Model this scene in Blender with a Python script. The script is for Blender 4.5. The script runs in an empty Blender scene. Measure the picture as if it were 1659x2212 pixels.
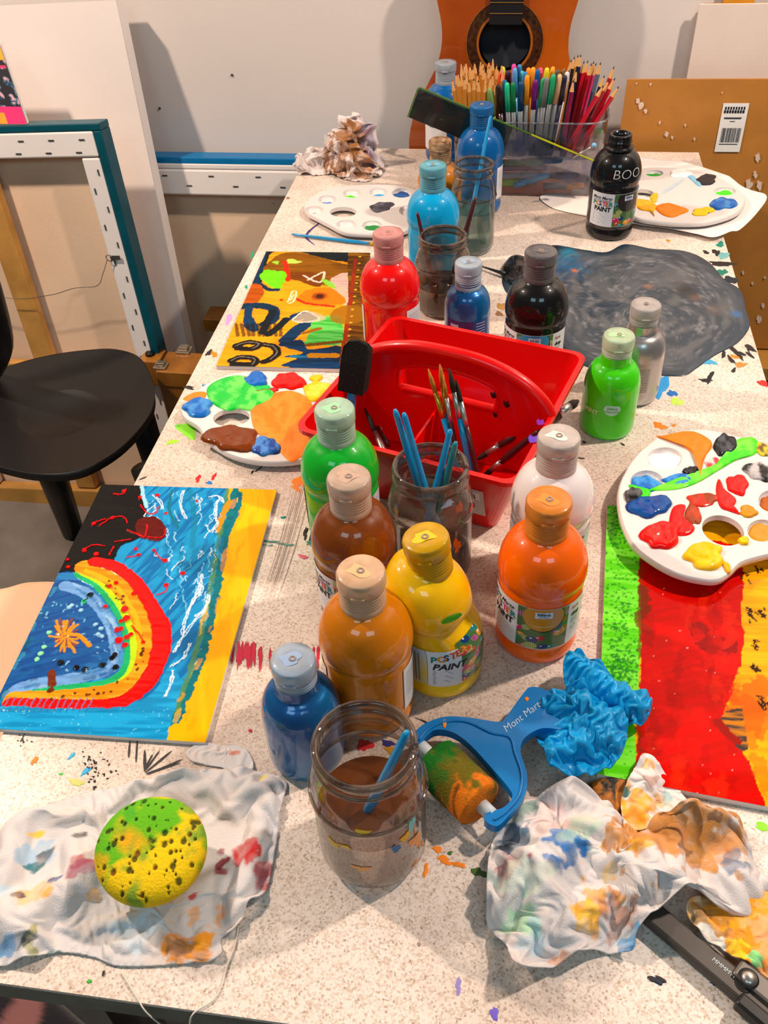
import bpy, bmesh, math, random
import numpy as np
from mathutils import Vector, Matrix, geometry

# ------------------------------------------------------------------ camera, light, exposure
SC = bpy.context.scene
COL = SC.collection
T = 0.74            # table top height above the floor
EYE = 0.66          # camera height above the table top
FPX, YAW, PITCH, ROLL = 1971.25, 0.176423, 0.734088, -0.053686
IW, IH = 1659, 2212

def _axes():
    f0 = np.array([-math.sin(YAW), math.cos(YAW), 0.0]); r0 = np.array([math.cos(YAW), math.sin(YAW), 0.0]); u0 = np.array([0, 0, 1.0])
    f = f0*math.cos(PITCH)-u0*math.sin(PITCH); u = u0*math.cos(PITCH)+f0*math.sin(PITCH)
    r = r0*math.cos(ROLL)+u*math.sin(ROLL); u2 = u*math.cos(ROLL)-r0*math.sin(ROLL)
    return r, u2, f
CR, CU, CF = _axes()
cam = bpy.data.cameras.new('camera'); camo = bpy.data.objects.new('camera', cam); COL.objects.link(camo)
cam.sensor_width = 36; cam.lens = FPX/IH*36; cam.clip_start = 0.02
M = Matrix.Identity(4)
for i in range(3):
    M[i][0] = CR[i]; M[i][1] = CU[i]; M[i][2] = -CF[i]
M[0][3], M[1][3], M[2][3] = 0, 0, T+EYE
camo.matrix_world = M
SC.camera = camo

SC.view_settings.view_transform = 'Standard'; SC.view_settings.look = 'None'
SC.view_settings.gamma = 1; SC.view_settings.use_curve_mapping = False
SC.view_settings.exposure = 0.47

W = bpy.data.worlds.new('room_light'); SC.world = W; W.use_nodes = True
W.node_tree.nodes['Background'].inputs[0].default_value = (0.97, 0.94, 0.93, 1)
W.node_tree.nodes['Background'].inputs[1].default_value = 0.06

def lamp(name, kind, loc, energy, color, **kw):
    l = bpy.data.lights.new(name, kind); l.energy = energy; l.color = color
    for k, v in kw.items(): setattr(l, k, v)
    o = bpy.data.objects.new(name, l); COL.objects.link(o); o.location = loc
    return o
def aim(o, p):
    o.rotation_euler = (Vector(p)-o.location).to_track_quat('-Z', 'Y').to_euler()
lamp('ceiling_lamp', 'POINT', (-1.4, 1.0, T+1.42), 90, (1.0, 0.80, 0.64), shadow_soft_size=0.045)
lamp('ceiling_lamp', 'POINT', (1.0, 1.08, T+1.48), 84, (1.0, 0.83, 0.70), shadow_soft_size=0.045)
for sx in (-1, 1):
    aim(lamp('window_light', 'AREA', (0.72*sx, -1.15, T+1.75), 5.5, (0.55, 0.86, 1.0), shape='RECTANGLE', size=0.8, size_y=0.6), (0, 0.7, T))

# ------------------------------------------------------------------ pixel helpers (real planes only)
def ray(x, y): return CR*(x-IW/2)/FPX-CU*(y-IH/2)/FPX+CF
def P(x, y, z=0.0):
    "point of the plane z above the table top that is seen at x, y of the photograph"
    d = ray(x, y); t = (z-EYE)/d[2]; return Vector((d[0]*t, d[1]*t, T+z))
def PY(x, y, Y):
    d = ray(x, y); t = Y/d[1]; return Vector((d[0]*t, Y, T+EYE+d[2]*t))
def PX(pts, z=0.0): return [tuple(P(x, y, z)[:2]) for x, y in pts]

# ------------------------------------------------------------------ colours and materials
def lin(c):
    c = c/255.0
    return c/12.92 if c <= 0.04045 else ((c+0.055)/1.055)**2.4
def C(r, g, b): return (lin(r), lin(g), lin(b))
MATS = {}
def mat(name, col=(0.8, 0.8, 0.8), rough=0.5, metal=0.0, coat=0.0, trans=0.0, ior=1.45, var=0.0, vscale=30.0, bump=0.0, bscale=200.0, attr=False, sheen=0.0, col2=None, sss=0.0, spec=0.35):
    if name in MATS: return MATS[name]
    m = bpy.data.materials.new(name); m.use_nodes = True; nt = m.node_tree; b = nt.nodes['Principled BSDF']
    b.inputs['Roughness'].default_value = rough; b.inputs['Metallic'].default_value = metal
    b.inputs['Coat Weight'].default_value = coat; b.inputs['Coat Roughness'].default_value = 0.04
    b.inputs['Transmission Weight'].default_value = trans; b.inputs['IOR'].default_value = ior
    b.inputs['Specular IOR Level'].default_value = spec
    b.inputs['Sheen Weight'].default_value = sheen
    if sss:
        b.inputs['Subsurface Weight'].default_value = sss; b.inputs['Subsurface Scale'].default_value = 0.01
    c4 = (*col, 1); b.inputs['Base Color'].default_value = c4
    N = nt.nodes.new; L = nt.links.new
    src = None
    if attr:
        a = N('ShaderNodeAttribute'); a.attribute_name = 'Col'; src = a.outputs['Color']
    if var > 0 or col2:
        tc = N('ShaderNodeTexCoord'); n = N('ShaderNodeTexNoise'); n.inputs['Scale'].default_value = vscale; n.inputs['Detail'].default_value = 5
        L(tc.outputs['Object'], n.inputs['Vector'])
        r = N('ShaderNodeValToRGB'); r.color_ramp.elements[0].position = 0.35; r.color_ramp.elements[1].position = 0.68
        lo = col2 if col2 else tuple(v*(1-var) for v in col)
        r.color_ramp.elements[0].color = (*lo, 1); r.color_ramp.elements[1].color = (*col, 1)
        L(n.outputs['Fac'], r.inputs[0])
        if attr:
            mx = N('ShaderNodeMix'); mx.data_type = 'RGBA'; mx.blend_type = 'MULTIPLY'; mx.inputs[0].default_value = 1
            r.color_ramp.elements[0].color = (1-var, 1-var, 1-var, 1); r.color_ramp.elements[1].color = (1, 1, 1, 1)
            L(src, mx.inputs[6]); L(r.outputs[0], mx.inputs[7]); src = mx.outputs[2]
        else: src = r.outputs[0]
    if src is not None: L(src, b.inputs['Base Color'])
    if bump > 0:
        tc = N('ShaderNodeTexCoord'); n = N('ShaderNodeTexNoise'); n.inputs['Scale'].default_value = bscale; n.inputs['Detail'].default_value = 3
        L(tc.outputs['Object'], n.inputs['Vector'])
        bp = N('ShaderNodeBump'); bp.inputs['Strength'].default_value = bump; bp.inputs['Distance'].default_value = 0.002
        L(n.outputs['Fac'], bp.inputs['Height']); L(bp.outputs[0], b.inputs['Normal'])
    MATS[name] = m
    return m
def clear_mat(name, tint=(1, 1, 1), smear=0.0, smear_col=(0.5, 0.4, 0.35), scale=35.0, gloss=0.02):
    "thin clear plastic or glass: fresnel mix of transparent and glossy, with smeared paint on it"
    if name in MATS: return MATS[name]
    m = bpy.data.materials.new(name); m.use_nodes = True; nt = m.node_tree; nt.nodes.clear(); N = nt.nodes.new; L = nt.links.new
    out = N('ShaderNodeOutputMaterial'); tr = N('ShaderNodeBsdfTransparent'); tr.inputs[0].default_value = (*tint, 1)
    ab = N('ShaderNodeMix'); ab.data_type = 'RGBA'; ab.inputs[6].default_value = (*tint, 1); ab.inputs[7].default_value = (*[v*.30 for v in tint], 1); L(ab.outputs[2], tr.inputs[0])
    gl = N('ShaderNodeBsdfGlossy'); gl.inputs['Roughness'].default_value = gloss
    lw = N('ShaderNodeLayerWeight'); lw.inputs[0].default_value = .5
    pw = N('ShaderNodeMath'); pw.operation = 'POWER'; pw.inputs[1].default_value = 2.5; L(lw.outputs['Facing'], pw.inputs[0])
    L(pw.outputs[0], ab.inputs[0])
    fr = N('ShaderNodeMath'); fr.operation = 'MULTIPLY_ADD'; fr.inputs[1].default_value = .75; fr.inputs[2].default_value = .045; L(pw.outputs[0], fr.inputs[0])
    mx = N('ShaderNodeMixShader'); L(fr.outputs[0], mx.inputs[0]); L(tr.outputs[0], mx.inputs[1]); L(gl.outputs[0], mx.inputs[2])
    last = mx.outputs[0]
    if smear > 0:
        tc = N('ShaderNodeTexCoord'); n = N('ShaderNodeTexNoise'); n.inputs['Scale'].default_value = scale; n.inputs['Detail'].default_value = 6
        L(tc.outputs['Object'], n.inputs['Vector'])
        r = N('ShaderNodeValToRGB'); r.color_ramp.elements[0].position = 0.45; r.color_ramp.elements[0].color = (smear*0.08,)*3+(1,)
        r.color_ramp.elements[1].position = 0.75; r.color_ramp.elements[1].color = (min(1, smear*1.4),)*3+(1,)
        L(n.outputs['Fac'], r.inputs[0])
        df = N('ShaderNodeBsdfDiffuse'); df.inputs[0].default_value = (*smear_col, 1)
        m2 = N('ShaderNodeMixShader'); L(r.outputs[0], m2.inputs[0]); L(last, m2.inputs[1]); L(df.outputs[0], m2.inputs[2]); last = m2.outputs[0]
    L(last, out.inputs[0]); MATS[name] = m
    return m
VC_PAINT = mat('wet_paint', rough=0.35, coat=0.5, attr=True, spec=.05)
VC_DRY = mat('dried_paint', rough=0.45, coat=0.15, attr=True, bump=0.25, bscale=350)
VC_CLOTH = mat('cotton_cloth', rough=0.9, attr=True, sheen=0.2, bump=0.3, bscale=900)
VC_PLAIN = mat('printed_paper', rough=0.5, attr=True)
VC_GLOSS = mat('glossy_coloured_plastic', rough=0.3, coat=0.4, attr=True)

# ------------------------------------------------------------------ objects
def tag(o, label=None, cat=None, group=None, kind=None):
    if label: o['label'] = label
    if cat: o['category'] = cat
    if group: o['group'] = group
    if kind: o['kind'] = kind
    return o
def thing(name, label, cat, loc=(0, 0, 0), rz=0.0, group=None):
    o = bpy.data.objects.new(name, None); COL.objects.link(o); o.location = loc; o.rotation_euler = (0, 0, rz); o.empty_display_size = 0.02
    return tag(o, label, cat, group)
def mesh(name, V, F, m, parent=None, smooth=True, cols=None, world=False):
    me = bpy.data.meshes.new(name); me.from_pydata([tuple(map(float, v)) for v in V], [], [tuple(map(int, f)) for f in F])
    return finish(name, me, m, parent, smooth, cols, world)
def finish(name, me, m, parent=None, smooth=True, cols=None, world=False):
    if cols is not None:
        a = me.color_attributes.new('Col', 'FLOAT_COLOR', 'POINT')
        cc = np.ones((len(me.vertices), 4), np.float32); cc[:, :3] = np.asarray(cols, np.float32)
        a.data.foreach_set('color', cc.ravel())
    if smooth and len(me.polygons): me.polygons.foreach_set('use_smooth', [True]*len(me.polygons))
    if m: me.materials.append(m)
    me.update()
    o = bpy.data.objects.new(name, me); COL.objects.link(o)
    if parent is not None:
        o.parent = parent
        if world: o.matrix_parent_inverse = mw(parent).inverted()
    return o
def mw(o):
    m = o.matrix_basis.copy()
    p = o.parent
    return m if p is None else mw(p) @ o.matrix_parent_inverse @ m
def from_bm(name, bm, m, parent=None, smooth=False, world=False):
    me = bpy.data.meshes.new(name); bm.normal_update(); bm.to_mesh(me); bm.free()
    return finish(name, me, m, parent, smooth, None, world)
def box(name, lo, hi, m, parent=None, bevel=0.0, world=False, seg=2):
    bm = bmesh.new(); bmesh.ops.create_cube(bm, size=1)
    for v in bm.verts: v.co = Vector([lo[i]+(v.co[i]+0.5)*(hi[i]-lo[i]) for i in range(3)])
    if bevel > 0: bmesh.ops.bevel(bm, geom=bm.edges[:], offset=bevel, segments=seg, affect='EDGES', profile=0.5)
    return from_bm(name, bm, m, parent, False, world)
def slab(name, O, ex, ey, ez, m, parent=None, bevel=0.0, world=True):
    "box from a corner and three edge vectors"
    bm = bmesh.new(); bmesh.ops.create_cube(bm, size=1); O, ex, ey, ez = map(Vector, (O, ex, ey, ez))
    for v in bm.verts: v.co = O+ex*(v.co.x+.5)+ey*(v.co.y+.5)+ez*(v.co.z+.5)
    if ex.cross(ey).dot(ez) < 0: bmesh.ops.reverse_faces(bm, faces=bm.faces[:])
    if bevel > 0: bmesh.ops.bevel(bm, geom=bm.edges[:], offset=bevel, segments=2, affect='EDGES', profile=0.5)
    return from_bm(name, bm, m, parent, False, world)
def lathe_data(prof, seg=48, deform=None):
    V = []; F = []; n = len(prof)
    for r, z in prof:
        for k in range(seg):
            a = 2*math.pi*k/seg; V.append((r*math.cos(a), r*math.sin(a), z))
    for i in range(n-1):
        for k in range(seg):
            k2 = (k+1) % seg; F.append((i*seg+k, i*seg+k2, (i+1)*seg+k2, (i+1)*seg+k))
    if deform: V = [deform(Vector(v)) for v in V]
    return V, F
def lathe(name, prof, m, parent=None, seg=48, deform=None, cols=None, world=False):
    V, F = lathe_data(prof, seg, deform)
    if prof[0][0] > 1e-5: F.append(tuple(range(seg-1, -1, -1))) if name in CLOSED else None
    return mesh(name, V, F, m, parent, True, cols, world)
CLOSED = {'body'}
def tube_data(pts, rad, seg=10, caps=True):
    pts = [Vector(p) for p in pts]; n = len(pts); V = []; F = []
    rads = rad if isinstance(rad, (list, tuple)) else [rad]*n
    up = None
    for i, p in enumerate(pts):
        t = (pts[min(i+1, n-1)]-pts[max(i-1, 0)]).normalized()
        if up is None: up = Vector((0, 0, 1)) if abs(t.z) < 0.9 else Vector((1, 0, 0))
        s = t.cross(up).normalized(); up = s.cross(t).normalized()
        for k in range(seg):
            a = 2*math.pi*k/seg; V.append(p+(s*math.cos(a)+up*math.sin(a))*rads[i])
    for i in range(n-1):
        for k in range(seg):
            k2 = (k+1) % seg; F.append((i*seg+k, i*seg+k2, (i+1)*seg+k2, (i+1)*seg+k))
    if caps:
        F.append(tuple(range(seg-1, -1, -1))); F.append(tuple((n-1)*seg+k for k in range(seg)))
    return V, F
def tube(name, pts, rad, m, parent=None, seg=10, world=True, smooth=True):
    V, F = tube_data(pts, rad, seg); return mesh(name, V, F, m, parent, smooth, None, world)
def cat(pts, n=8, closed=True):
    "Catmull-Rom through 2-D or 3-D points"
    p = np.array(pts, float); N = len(p); out = []
    rng = range(N) if closed else range(N-1)
    for i in rng:
        g = (lambda j: p[j % N]) if closed else (lambda j: p[min(max(j, 0), N-1)])
        a, b, c, d = g(i-1), g(i), g(i+1), g(i+2)
        for k in range(n):
            t = k/n; out.append(0.5*((2*b)+(-a+c)*t+(2*a-5*b+4*c-d)*t*t+(-a+3*b-3*c+d)*t**3))
    if not closed: out.append(p[-1])
    return np.array(out)
# ------------------------------------------------------------------ noise and rasters
def vnoise(x, y, seed=0):
    x = np.asarray(x, float); y = np.asarray(y, float)
    xi = np.floor(x).astype(np.int64); yi = np.floor(y).astype(np.int64); fx = x-xi; fy = y-yi
    fx = fx*fx*(3-2*fx); fy = fy*fy*(3-2*fy)
    def h(a, b):
        n = (a*374761393+b*668265263+seed*974634777) & 0x7fffffff
        n = ((n ^ (n >> 13))*1274126177) & 0x7fffffff
        return ((n ^ (n >> 16)) & 0xffff)/65535.0
    return (h(xi, yi)*(1-fx)+h(xi+1, yi)*fx)*(1-fy)+(h(xi, yi+1)*(1-fx)+h(xi+1, yi+1)*fx)*fy
def fbm(x, y, seed=0, oct=4):
    s = 0; a = 0.5; t = 0
    for o in range(oct): s = s+a*vnoise(np.asarray(x)*2**o, np.asarray(y)*2**o, seed+o*17); t += a; a *= 0.5
    return s/t
def inpoly(X, Y, poly):
    inside = np.zeros(X.shape, bool); n = len(poly); j = n-1
    for i in range(n):
        xi, yi = poly[i]; xj, yj = poly[j]
        if yi != yj:
            c = ((yi > Y) != (yj > Y)) & (X < (xj-xi)*(Y-yi)/(yj-yi)+xi); inside ^= c
        j = i
    return inside
def dist_line(X, Y, pts):
    d = np.full(X.shape, 1e9)
    for (x0, y0), (x1, y1) in zip(pts[:-1], pts[1:]):
        dx, dy = x1-x0, y1-y0; L = dx*dx+dy*dy+1e-12
        t = np.clip(((X-x0)*dx+(Y-y0)*dy)/L, 0, 1); d = np.minimum(d, np.hypot(X-x0-t*dx, Y-y0-t*dy))
    return d
class Paint:
    "colours and paint thickness on points lying in the plane of a picture; shapes are given as seen in the photograph"
    def __init__(s, X, Y, z, base):
        s.shape = X.shape; s.X, s.Y, s.z = X.ravel(), Y.ravel(), z; s.C = np.zeros((X.size, 3)); s.C[:] = base; s.H = np.zeros(X.size); s.seed = 1
    @property
    def c(s): return s.C.reshape(s.shape+(3,))
    @property
    def h(s): return s.H.reshape(s.shape)
    def near(s, p, m):
        p = np.asarray(p); lo = p.min(0)-m; hi = p.max(0)+m
        return np.flatnonzero((s.X > lo[0]) & (s.X < hi[0]) & (s.Y > lo[1]) & (s.Y < hi[1]))
    def warp(s, i, amp, freq):
        s.seed += 7; x, y = s.X[i], s.Y[i]
        if amp <= 0: return x, y
        return x+amp*(fbm(x*freq, y*freq, s.seed, 3)-.5)*2, y+amp*(fbm(x*freq, y*freq, s.seed+3, 3)-.5)*2
    def put(s, i, col, a=1.0, h=0.0, streak=0.0, ang=0.0, col2=None, fs=260):
        if not len(i): return
        s.seed += 1; col = np.array(col, float)
        x = s.X[i]*math.cos(ang)+s.Y[i]*math.sin(ang); y = -s.X[i]*math.sin(ang)+s.Y[i]*math.cos(ang)
        n = fbm(x*fs*0.12, y*fs, s.seed, 3) if (streak or h or col2 is not None) else np.full(len(i), .5)
        k = col[None]*(1+streak*(n[:, None]-.5)*2)
        if col2 is not None:
            w = np.clip((n-.42)*5, 0, 1)[:, None]; k = k*(1-w)+np.array(col2)[None]*w
        s.C[i] = s.C[i]*(1-a)+np.clip(k, 0, 1)*a; s.H[i] = s.H[i]*0.3+h*(0.6+0.8*n)
    def poly(s, px, col, w=0.002, f=120, smooth=True, **k):
        p = PX(px, s.z); p = cat(p, 6) if smooth else p
        i = s.near(p, w*1.2+.001); X, Y = s.warp(i, w, f); s.put(i[inpoly(X, Y, p)], col, **k)
    def line(s, px, wid, col, w=0.001, f=200, **k):
        p = cat(PX(px, s.z), 6, False); i = s.near(p, wid+w+.001); X, Y = s.warp(i, w, f); s.put(i[dist_line(X, Y, p) < wid], col, **k)
    def dot(s, px, r, col, **k):
        p = P(px[0], px[1], s.z); i = s.near([(p.x, p.y)], r*1.6); x, y = s.X[i], s.Y[i]
        s.put(i[np.hypot(x-p.x, y-p.y) < r*(1+.5*(fbm(x*300, y*300, s.seed, 2)-.5))], col, **k)
# ------------------------------------------------------------------ flat patches: paint blobs, papers, spills
def patch_data(outline, rings=10, dome=0.002, edge=0.35, z0=0.0, zf=None):
    "radial patch of a closed outline in world x, y; dome high in the middle, rounded at the rim"
    o = np.array(outline); c = o.mean(0); n = len(o); V = []; F = []
    ts = [(1-(k/rings)**1.6) for k in range(rings)]
    for t in ts:
        q = c+(o-c)*t
        s = min(1.0, (1-t)/edge) if edge > 0 else 1.0
        z = dome*math.sqrt(max(0.0, 1-(1-s)**2)) if s < 1 else dome
        for x, y in q: V.append([x, y, T+z0+z])
    V.append([c[0], c[1], T+z0+dome])
    for i in range(rings-1):
        for k in range(n):
            k2 = (k+1) % n; F.append((i*n+k, i*n+k2, (i+1)*n+k2, (i+1)*n+k))
    b = (rings-1)*n
    for k in range(n): F.append((b+k, b+(k+1) % n, len(V)-1))
    a = 0
    for k in range(n): a += o[k][0]*o[(k+1) % n][1]-o[(k+1) % n][0]*o[k][1]
    if a < 0: F = [tuple(reversed(f)) for f in F]
    V = np.array(V)
    if zf is not None: V[:, 2] += zf(V[:, 0], V[:, 1])
    return V, F
def blob_px(px, z, n=6, jit=0.0, rng=None):
    return cat(PX(px, z), n)
def ell_px(cx, cy, rx, ry, z, seed=0, rough=0.12, n=28, rot=0.0):
    rng = random.Random(seed); ph = [rng.uniform(0, 6.28) for _ in range(4)]; pts = []
    for k in range(n):
        a = 2*math.pi*k/n; q = 1+rough*(0.5*math.sin(2*a+ph[0])+0.4*math.sin(3*a+ph[1])+0.35*math.sin(5*a+ph[2])+.25*math.sin(7*a+ph[3]))
        x, y = rx*q*math.cos(a), ry*q*math.sin(a)
        pts.append((cx+x*math.cos(rot)-y*math.sin(rot), cy+x*math.sin(rot)+y*math.cos(rot)))
    return np.array(PX(pts, z))
def dab(name, outline, z, col, parent, dome=0.0015, m=None, col2=None, rings=6, edge=.5, swirl=90, rel=0.0, seed=1):
    V, F = patch_data(outline, rings, dome, edge, z)
    n = fbm(V[:, 0]*swirl, V[:, 1]*swirl*.6, seed, 4); cols = np.tile(np.array(col), (len(V), 1))*(0.88+.24*n[:, None])
    if col2 is not None:
        w = np.clip((n-.5)*7+.3, 0, 1)[:, None]; cols = cols*(1-w)+np.array(col2)*w
    if rel: V[:, 2] += rel*(fbm(V[:, 0]*220, V[:, 1]*220, seed+5, 3)-.35)*np.minimum(1, (V[:, 2]-T-z)/max(dome, 1e-5))
    return mesh(name, V, F, m or VC_PAINT, parent, True, np.clip(cols, 0, 1), True)
# ------------------------------------------------------------------ lettering
_txt = {}
def text_mesh(s, size=1.0, shear=0.0, bold=0.0, align='LEFT'):
    key = (s, shear, bold, align)
    if key not in _txt:
        cu = bpy.data.curves.new('lettering', 'FONT'); cu.body = s; cu.size = 1; cu.shear = shear; cu.offset = bold; cu.align_x = align; cu.resolution_u = 3
        o = bpy.data.objects.new('lettering_source', cu); COL.objects.link(o)
        dg = bpy.context.evaluated_depsgraph_get(); me = o.evaluated_get(dg).to_mesh()
        V = [tuple(v.co) for v in me.vertices]; F = [tuple(p.vertices) for p in me.polygons]
        o.evaluated_get(dg).to_mesh_clear(); bpy.data.objects.remove(o); bpy.data.curves.remove(cu)
        _txt[key] = (V, F)
    V, F = _txt[key]
    return [(x*size, y*size, 0.0) for x, y, z in V], F
INK = mat('black_ink', C(25, 25, 28), 0.5)
# ------------------------------------------------------------------ cloth by position based dynamics
def cloth_sim(outline, nu, nv, slack, lift, seed, iters=90, wave=26.0, ridges=(), stiff=0.5, grav=0.00002, pin=.3, b5=.90, keep=0.0):
    """a crumpled rag: a sheet larger than its footprint, buckled up from the table"""
    o = np.array(outline); c = o.mean(0)
    u, v = np.meshgrid(np.linspace(-1, 1, nu), np.linspace(-1, 1, nv)); ang = np.arctan2(v, u); rad = np.maximum(abs(u), abs(v))
    oa = np.arctan2(o[:, 1]-c[1], o[:, 0]-c[0]); orr = np.hypot(o[:, 0]-c[0], o[:, 1]-c[1]); k = np.argsort(oa)
    rr = np.interp(ang, np.r_[oa[k]-2*np.pi, oa[k], oa[k]+2*np.pi], np.r_[orr[k], orr[k], orr[k]])
    X = c[0]+np.cos(ang)*rr*rad; Y = c[1]+np.sin(ang)*rr*rad
    fall = np.clip((1-rad)*4.0, 0, 1)
    wx = X+.02*(fbm(X*20, Y*20, seed+50, 2)-.5); wy = Y+.02*(fbm(X*20, Y*20, seed+60, 2)-.5)
    Z = lift*(1-np.abs(fbm(wx*wave, wy*wave, seed, 2)-.5)*4.0).clip(0, 1)**1.5*(0.15+.85*fall)+0.002
    for pts, wid, hgt in ridges:
        d = dist_line(X, Y, pts); Z = np.maximum(Z, hgt*np.exp(-(d/wid)**2))
    p = np.stack([X, Y, Z], -1); prev = p.copy(); flat = np.stack([X, Y, np.zeros_like(X)], -1); start = p.copy()
    S = []
    for (du, dv, st, soft) in ((1, 0, 1, 0), (0, 1, 1, 0), (1, 1, .8, 0), (-1, 1, .8, 0), (2, 0, .8, .975), (0, 2, .8, .975), (5, 0, stiff, b5), (0, 5, stiff, b5), (9, 0, stiff*.6, b5*.8), (0, 9, stiff*.6, b5*.8)):
        a = (slice(0, nv-dv), slice(0, nu-du) if du >= 0 else slice(-du, nu)); b = (slice(dv, nv), slice(du, nu) if du >= 0 else slice(0, nu+du))
        S.append((a, b, np.maximum(np.linalg.norm(flat[a]-flat[b], axis=-1)*slack, np.linalg.norm(start[a]-start[b], axis=-1)*keep), st, soft))
    for it in range(iters):
        vel = (p-prev)*0.80; prev = p.copy(); p = p+vel; p[..., 2] -= grav
        for a, b, r, st, soft in S:
            d = p[b]-p[a]; L = np.linalg.norm(d, axis=-1)+1e-9
            e = (L-r) if not soft else np.minimum(L-r*soft, 0)+np.maximum(L-r, 0)
            corr = (d*(e/L*0.30*st)[..., None]); p[a] += corr; p[b] -= corr
        p[..., 2] = np.maximum(p[..., 2], 0.0015)
        p[..., :2] += (flat[..., :2]-p[..., :2])*(pin*(rad > .96))[..., None]
    for k in range(1):
        q = p.copy(); q[1:-1, 1:-1] = (p[1:-1, 1:-1]*2+p[:-2, 1:-1]+p[2:, 1:-1]+p[1:-1, :-2]+p[1:-1, 2:])/6; p = q
    return p
def upsample(p):
    n, m, k = p.shape
    def up(a):
        e = np.concatenate([a[:1]*2-a[1:2], a, a[-1:]*2-a[-2:-1]], 0)
        mid = (-e[:-3]+9*e[1:-2]+9*e[2:-1]-e[3:])/16
        out = np.empty((2*a.shape[0]-1,)+a.shape[1:]); out[0::2] = a; out[1::2] = mid; return out
    return up(up(p).transpose(1, 0, 2)).transpose(1, 0, 2)
def grid_faces(nv, nu):
    i = np.arange(nv*nu).reshape(nv, nu)
    return np.stack([i[:-1, :-1], i[:-1, 1:], i[1:, 1:], i[1:, :-1]], -1).reshape(-1, 4)
def grid_mesh(name, p, m, parent=None, cols=None, world=True, thick=0.0):
    nv, nu = p.shape[:2]; V = p.reshape(-1, 3); F = grid_faces(nv, nu)
    me = bpy.data.meshes.new(name); me.vertices.add(len(V)); me.vertices.foreach_set('co', V.ravel().astype(np.float32))
    me.loops.add(len(F)*4); me.loops.foreach_set('vertex_index', F.ravel().astype(np.int32))
    me.polygons.add(len(F)); me.polygons.foreach_set('loop_start', np.arange(0, len(F)*4, 4, dtype=np.int32))
    me.update(calc_edges=True); me.validate()
    o = finish(name, me, m, parent, True, None if cols is None else cols.reshape(-1, 3), world)
    if thick:
        s = o.modifiers.new('thickness', 'SOLIDIFY'); s.thickness = thick; s.offset = 0
    return o
# ================================================================== the room
def struct(o): return tag(o, kind='structure')
WALLM = mat('painted_wall', C(222, 212, 206), 0.42, coat=0.12, var=0.04, vscale=3, bump=0.05, bscale=120)
WY = 1.86
struct(box('wall_back', (-3.2, WY, 0), (3.2, WY+0.1, 2.9), WALLM))
struct(box('floor', (-3.2, -2.4, -0.1), (3.2, WY, 0), mat('concrete_floor', C(136, 126, 117), 0.6, var=0.35, vscale=9, bump=0.2, bscale=60)))
struct(box('baseboard_back', (-3.2, WY-0.014, 0), (3.2, WY, 0.09), mat('white_gloss_trim', C(222, 216, 208), 0.4)))
for q in ((501, 162), (345, 234)):
    o = lathe('nail', [(0.0, 0.002), (0.002, 0.0015), (0.0026, 0)], mat('nail', C(70, 60, 55), .5, metal=.6), bpy.data.objects['wall_back'], seg=10); o.location = PY(q[0], q[1], WY-0.001); o.rotation_euler = (math.pi/2, 0, 0)
# ------------------------------------------------------------------ the table
X0, X1, Y0, Y1 = -0.418, 0.3125, 0.2085, 1.757
tb = thing('work_table', 'long paint-spattered work table with pale speckled laminate top', 'table', ((X0+X1)/2, (Y0+Y1)/2, 0))
def table_mat():
    m = bpy.data.materials.new('speckled_laminate'); m.use_nodes = True; nt = m.node_tree; N = nt.nodes.new; L = nt.links.new; b = nt.nodes['Principled BSDF']
    tc = N('ShaderNodeTexCoord')
    v = N('ShaderNodeTexVoronoi'); v.inputs['Scale'].default_value = 620; v.inputs['Randomness'].default_value = 1
    v2 = N('ShaderNodeTexVoronoi'); v2.inputs['Scale'].default_value = 700
    n = N('ShaderNodeTexNoise'); n.inputs['Scale'].default_value = 5; n.inputs['Detail'].default_value = 8
    n2 = N('ShaderNodeTexNoise'); n2.inputs['Scale'].default_value = 190; n2.inputs['Detail'].default_value = 3
    for k in (v, v2, n, n2): L(tc.outputs['Object'], k.inputs['Vector'])
    def ramp(src, p0, p1, c0, c1):
        r = N('ShaderNodeValToRGB'); r.color_ramp.elements[0].position = p0; r.color_ramp.elements[1].position = p1
        r.color_ramp.elements[0].color = (*c0, 1); r.color_ramp.elements[1].color = (*c1, 1); L(src, r.inputs[0]); return r.outputs[0]
    def mul(a, bb, blend='MULTIPLY'):
        x = N('ShaderNodeMix'); x.data_type = 'RGBA'; x.blend_type = blend; x.inputs[0].default_value = 1; L(a, x.inputs[6]); L(bb, x.inputs[7]); return x.outputs[2]
    sep = N('ShaderNodeSeparateColor'); L(v.outputs['Color'], sep.inputs[0])
    sep2 = N('ShaderNodeSeparateColor'); L(v2.outputs['Color'], sep2.inputs[0])
    base = ramp(sep.outputs[0], .5, .98, C(236, 220, 208), C(208, 184, 166))
    chips = ramp(sep2.outputs[1], .88, .99, (1, 1, 1), (.60, .53, .47))
    dirt = ramp(n.outputs['Fac'], .34, .56, (.74, .68, .64), (1, 1, 1))
    fine = ramp(n2.outputs['Fac'], .30, .45, (.88, .85, .82), (1, 1, 1))
    L(mul(mul(mul(base, chips), dirt), fine), b.inputs['Base Color'])
    b.inputs['Roughness'].default_value = .42
    return m
def plan(name, pts, z0, z1, m, parent):
    n = len(pts); V = [(x, y, z0) for x, y in pts]+[(x, y, z1) for x, y in pts]
    F = [tuple(range(n-1, -1, -1)), tuple(range(n, 2*n))]+[(k, (k+1) % n, n+(k+1) % n, n+k) for k in range(n)]
    return mesh(name, V, F, m, parent, False, None, True)
plan('tabletop', [(X0, Y0), (X1, Y0), (X1, Y1), (X0, Y1)], T-0.004, T, table_mat(), tb)
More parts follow.
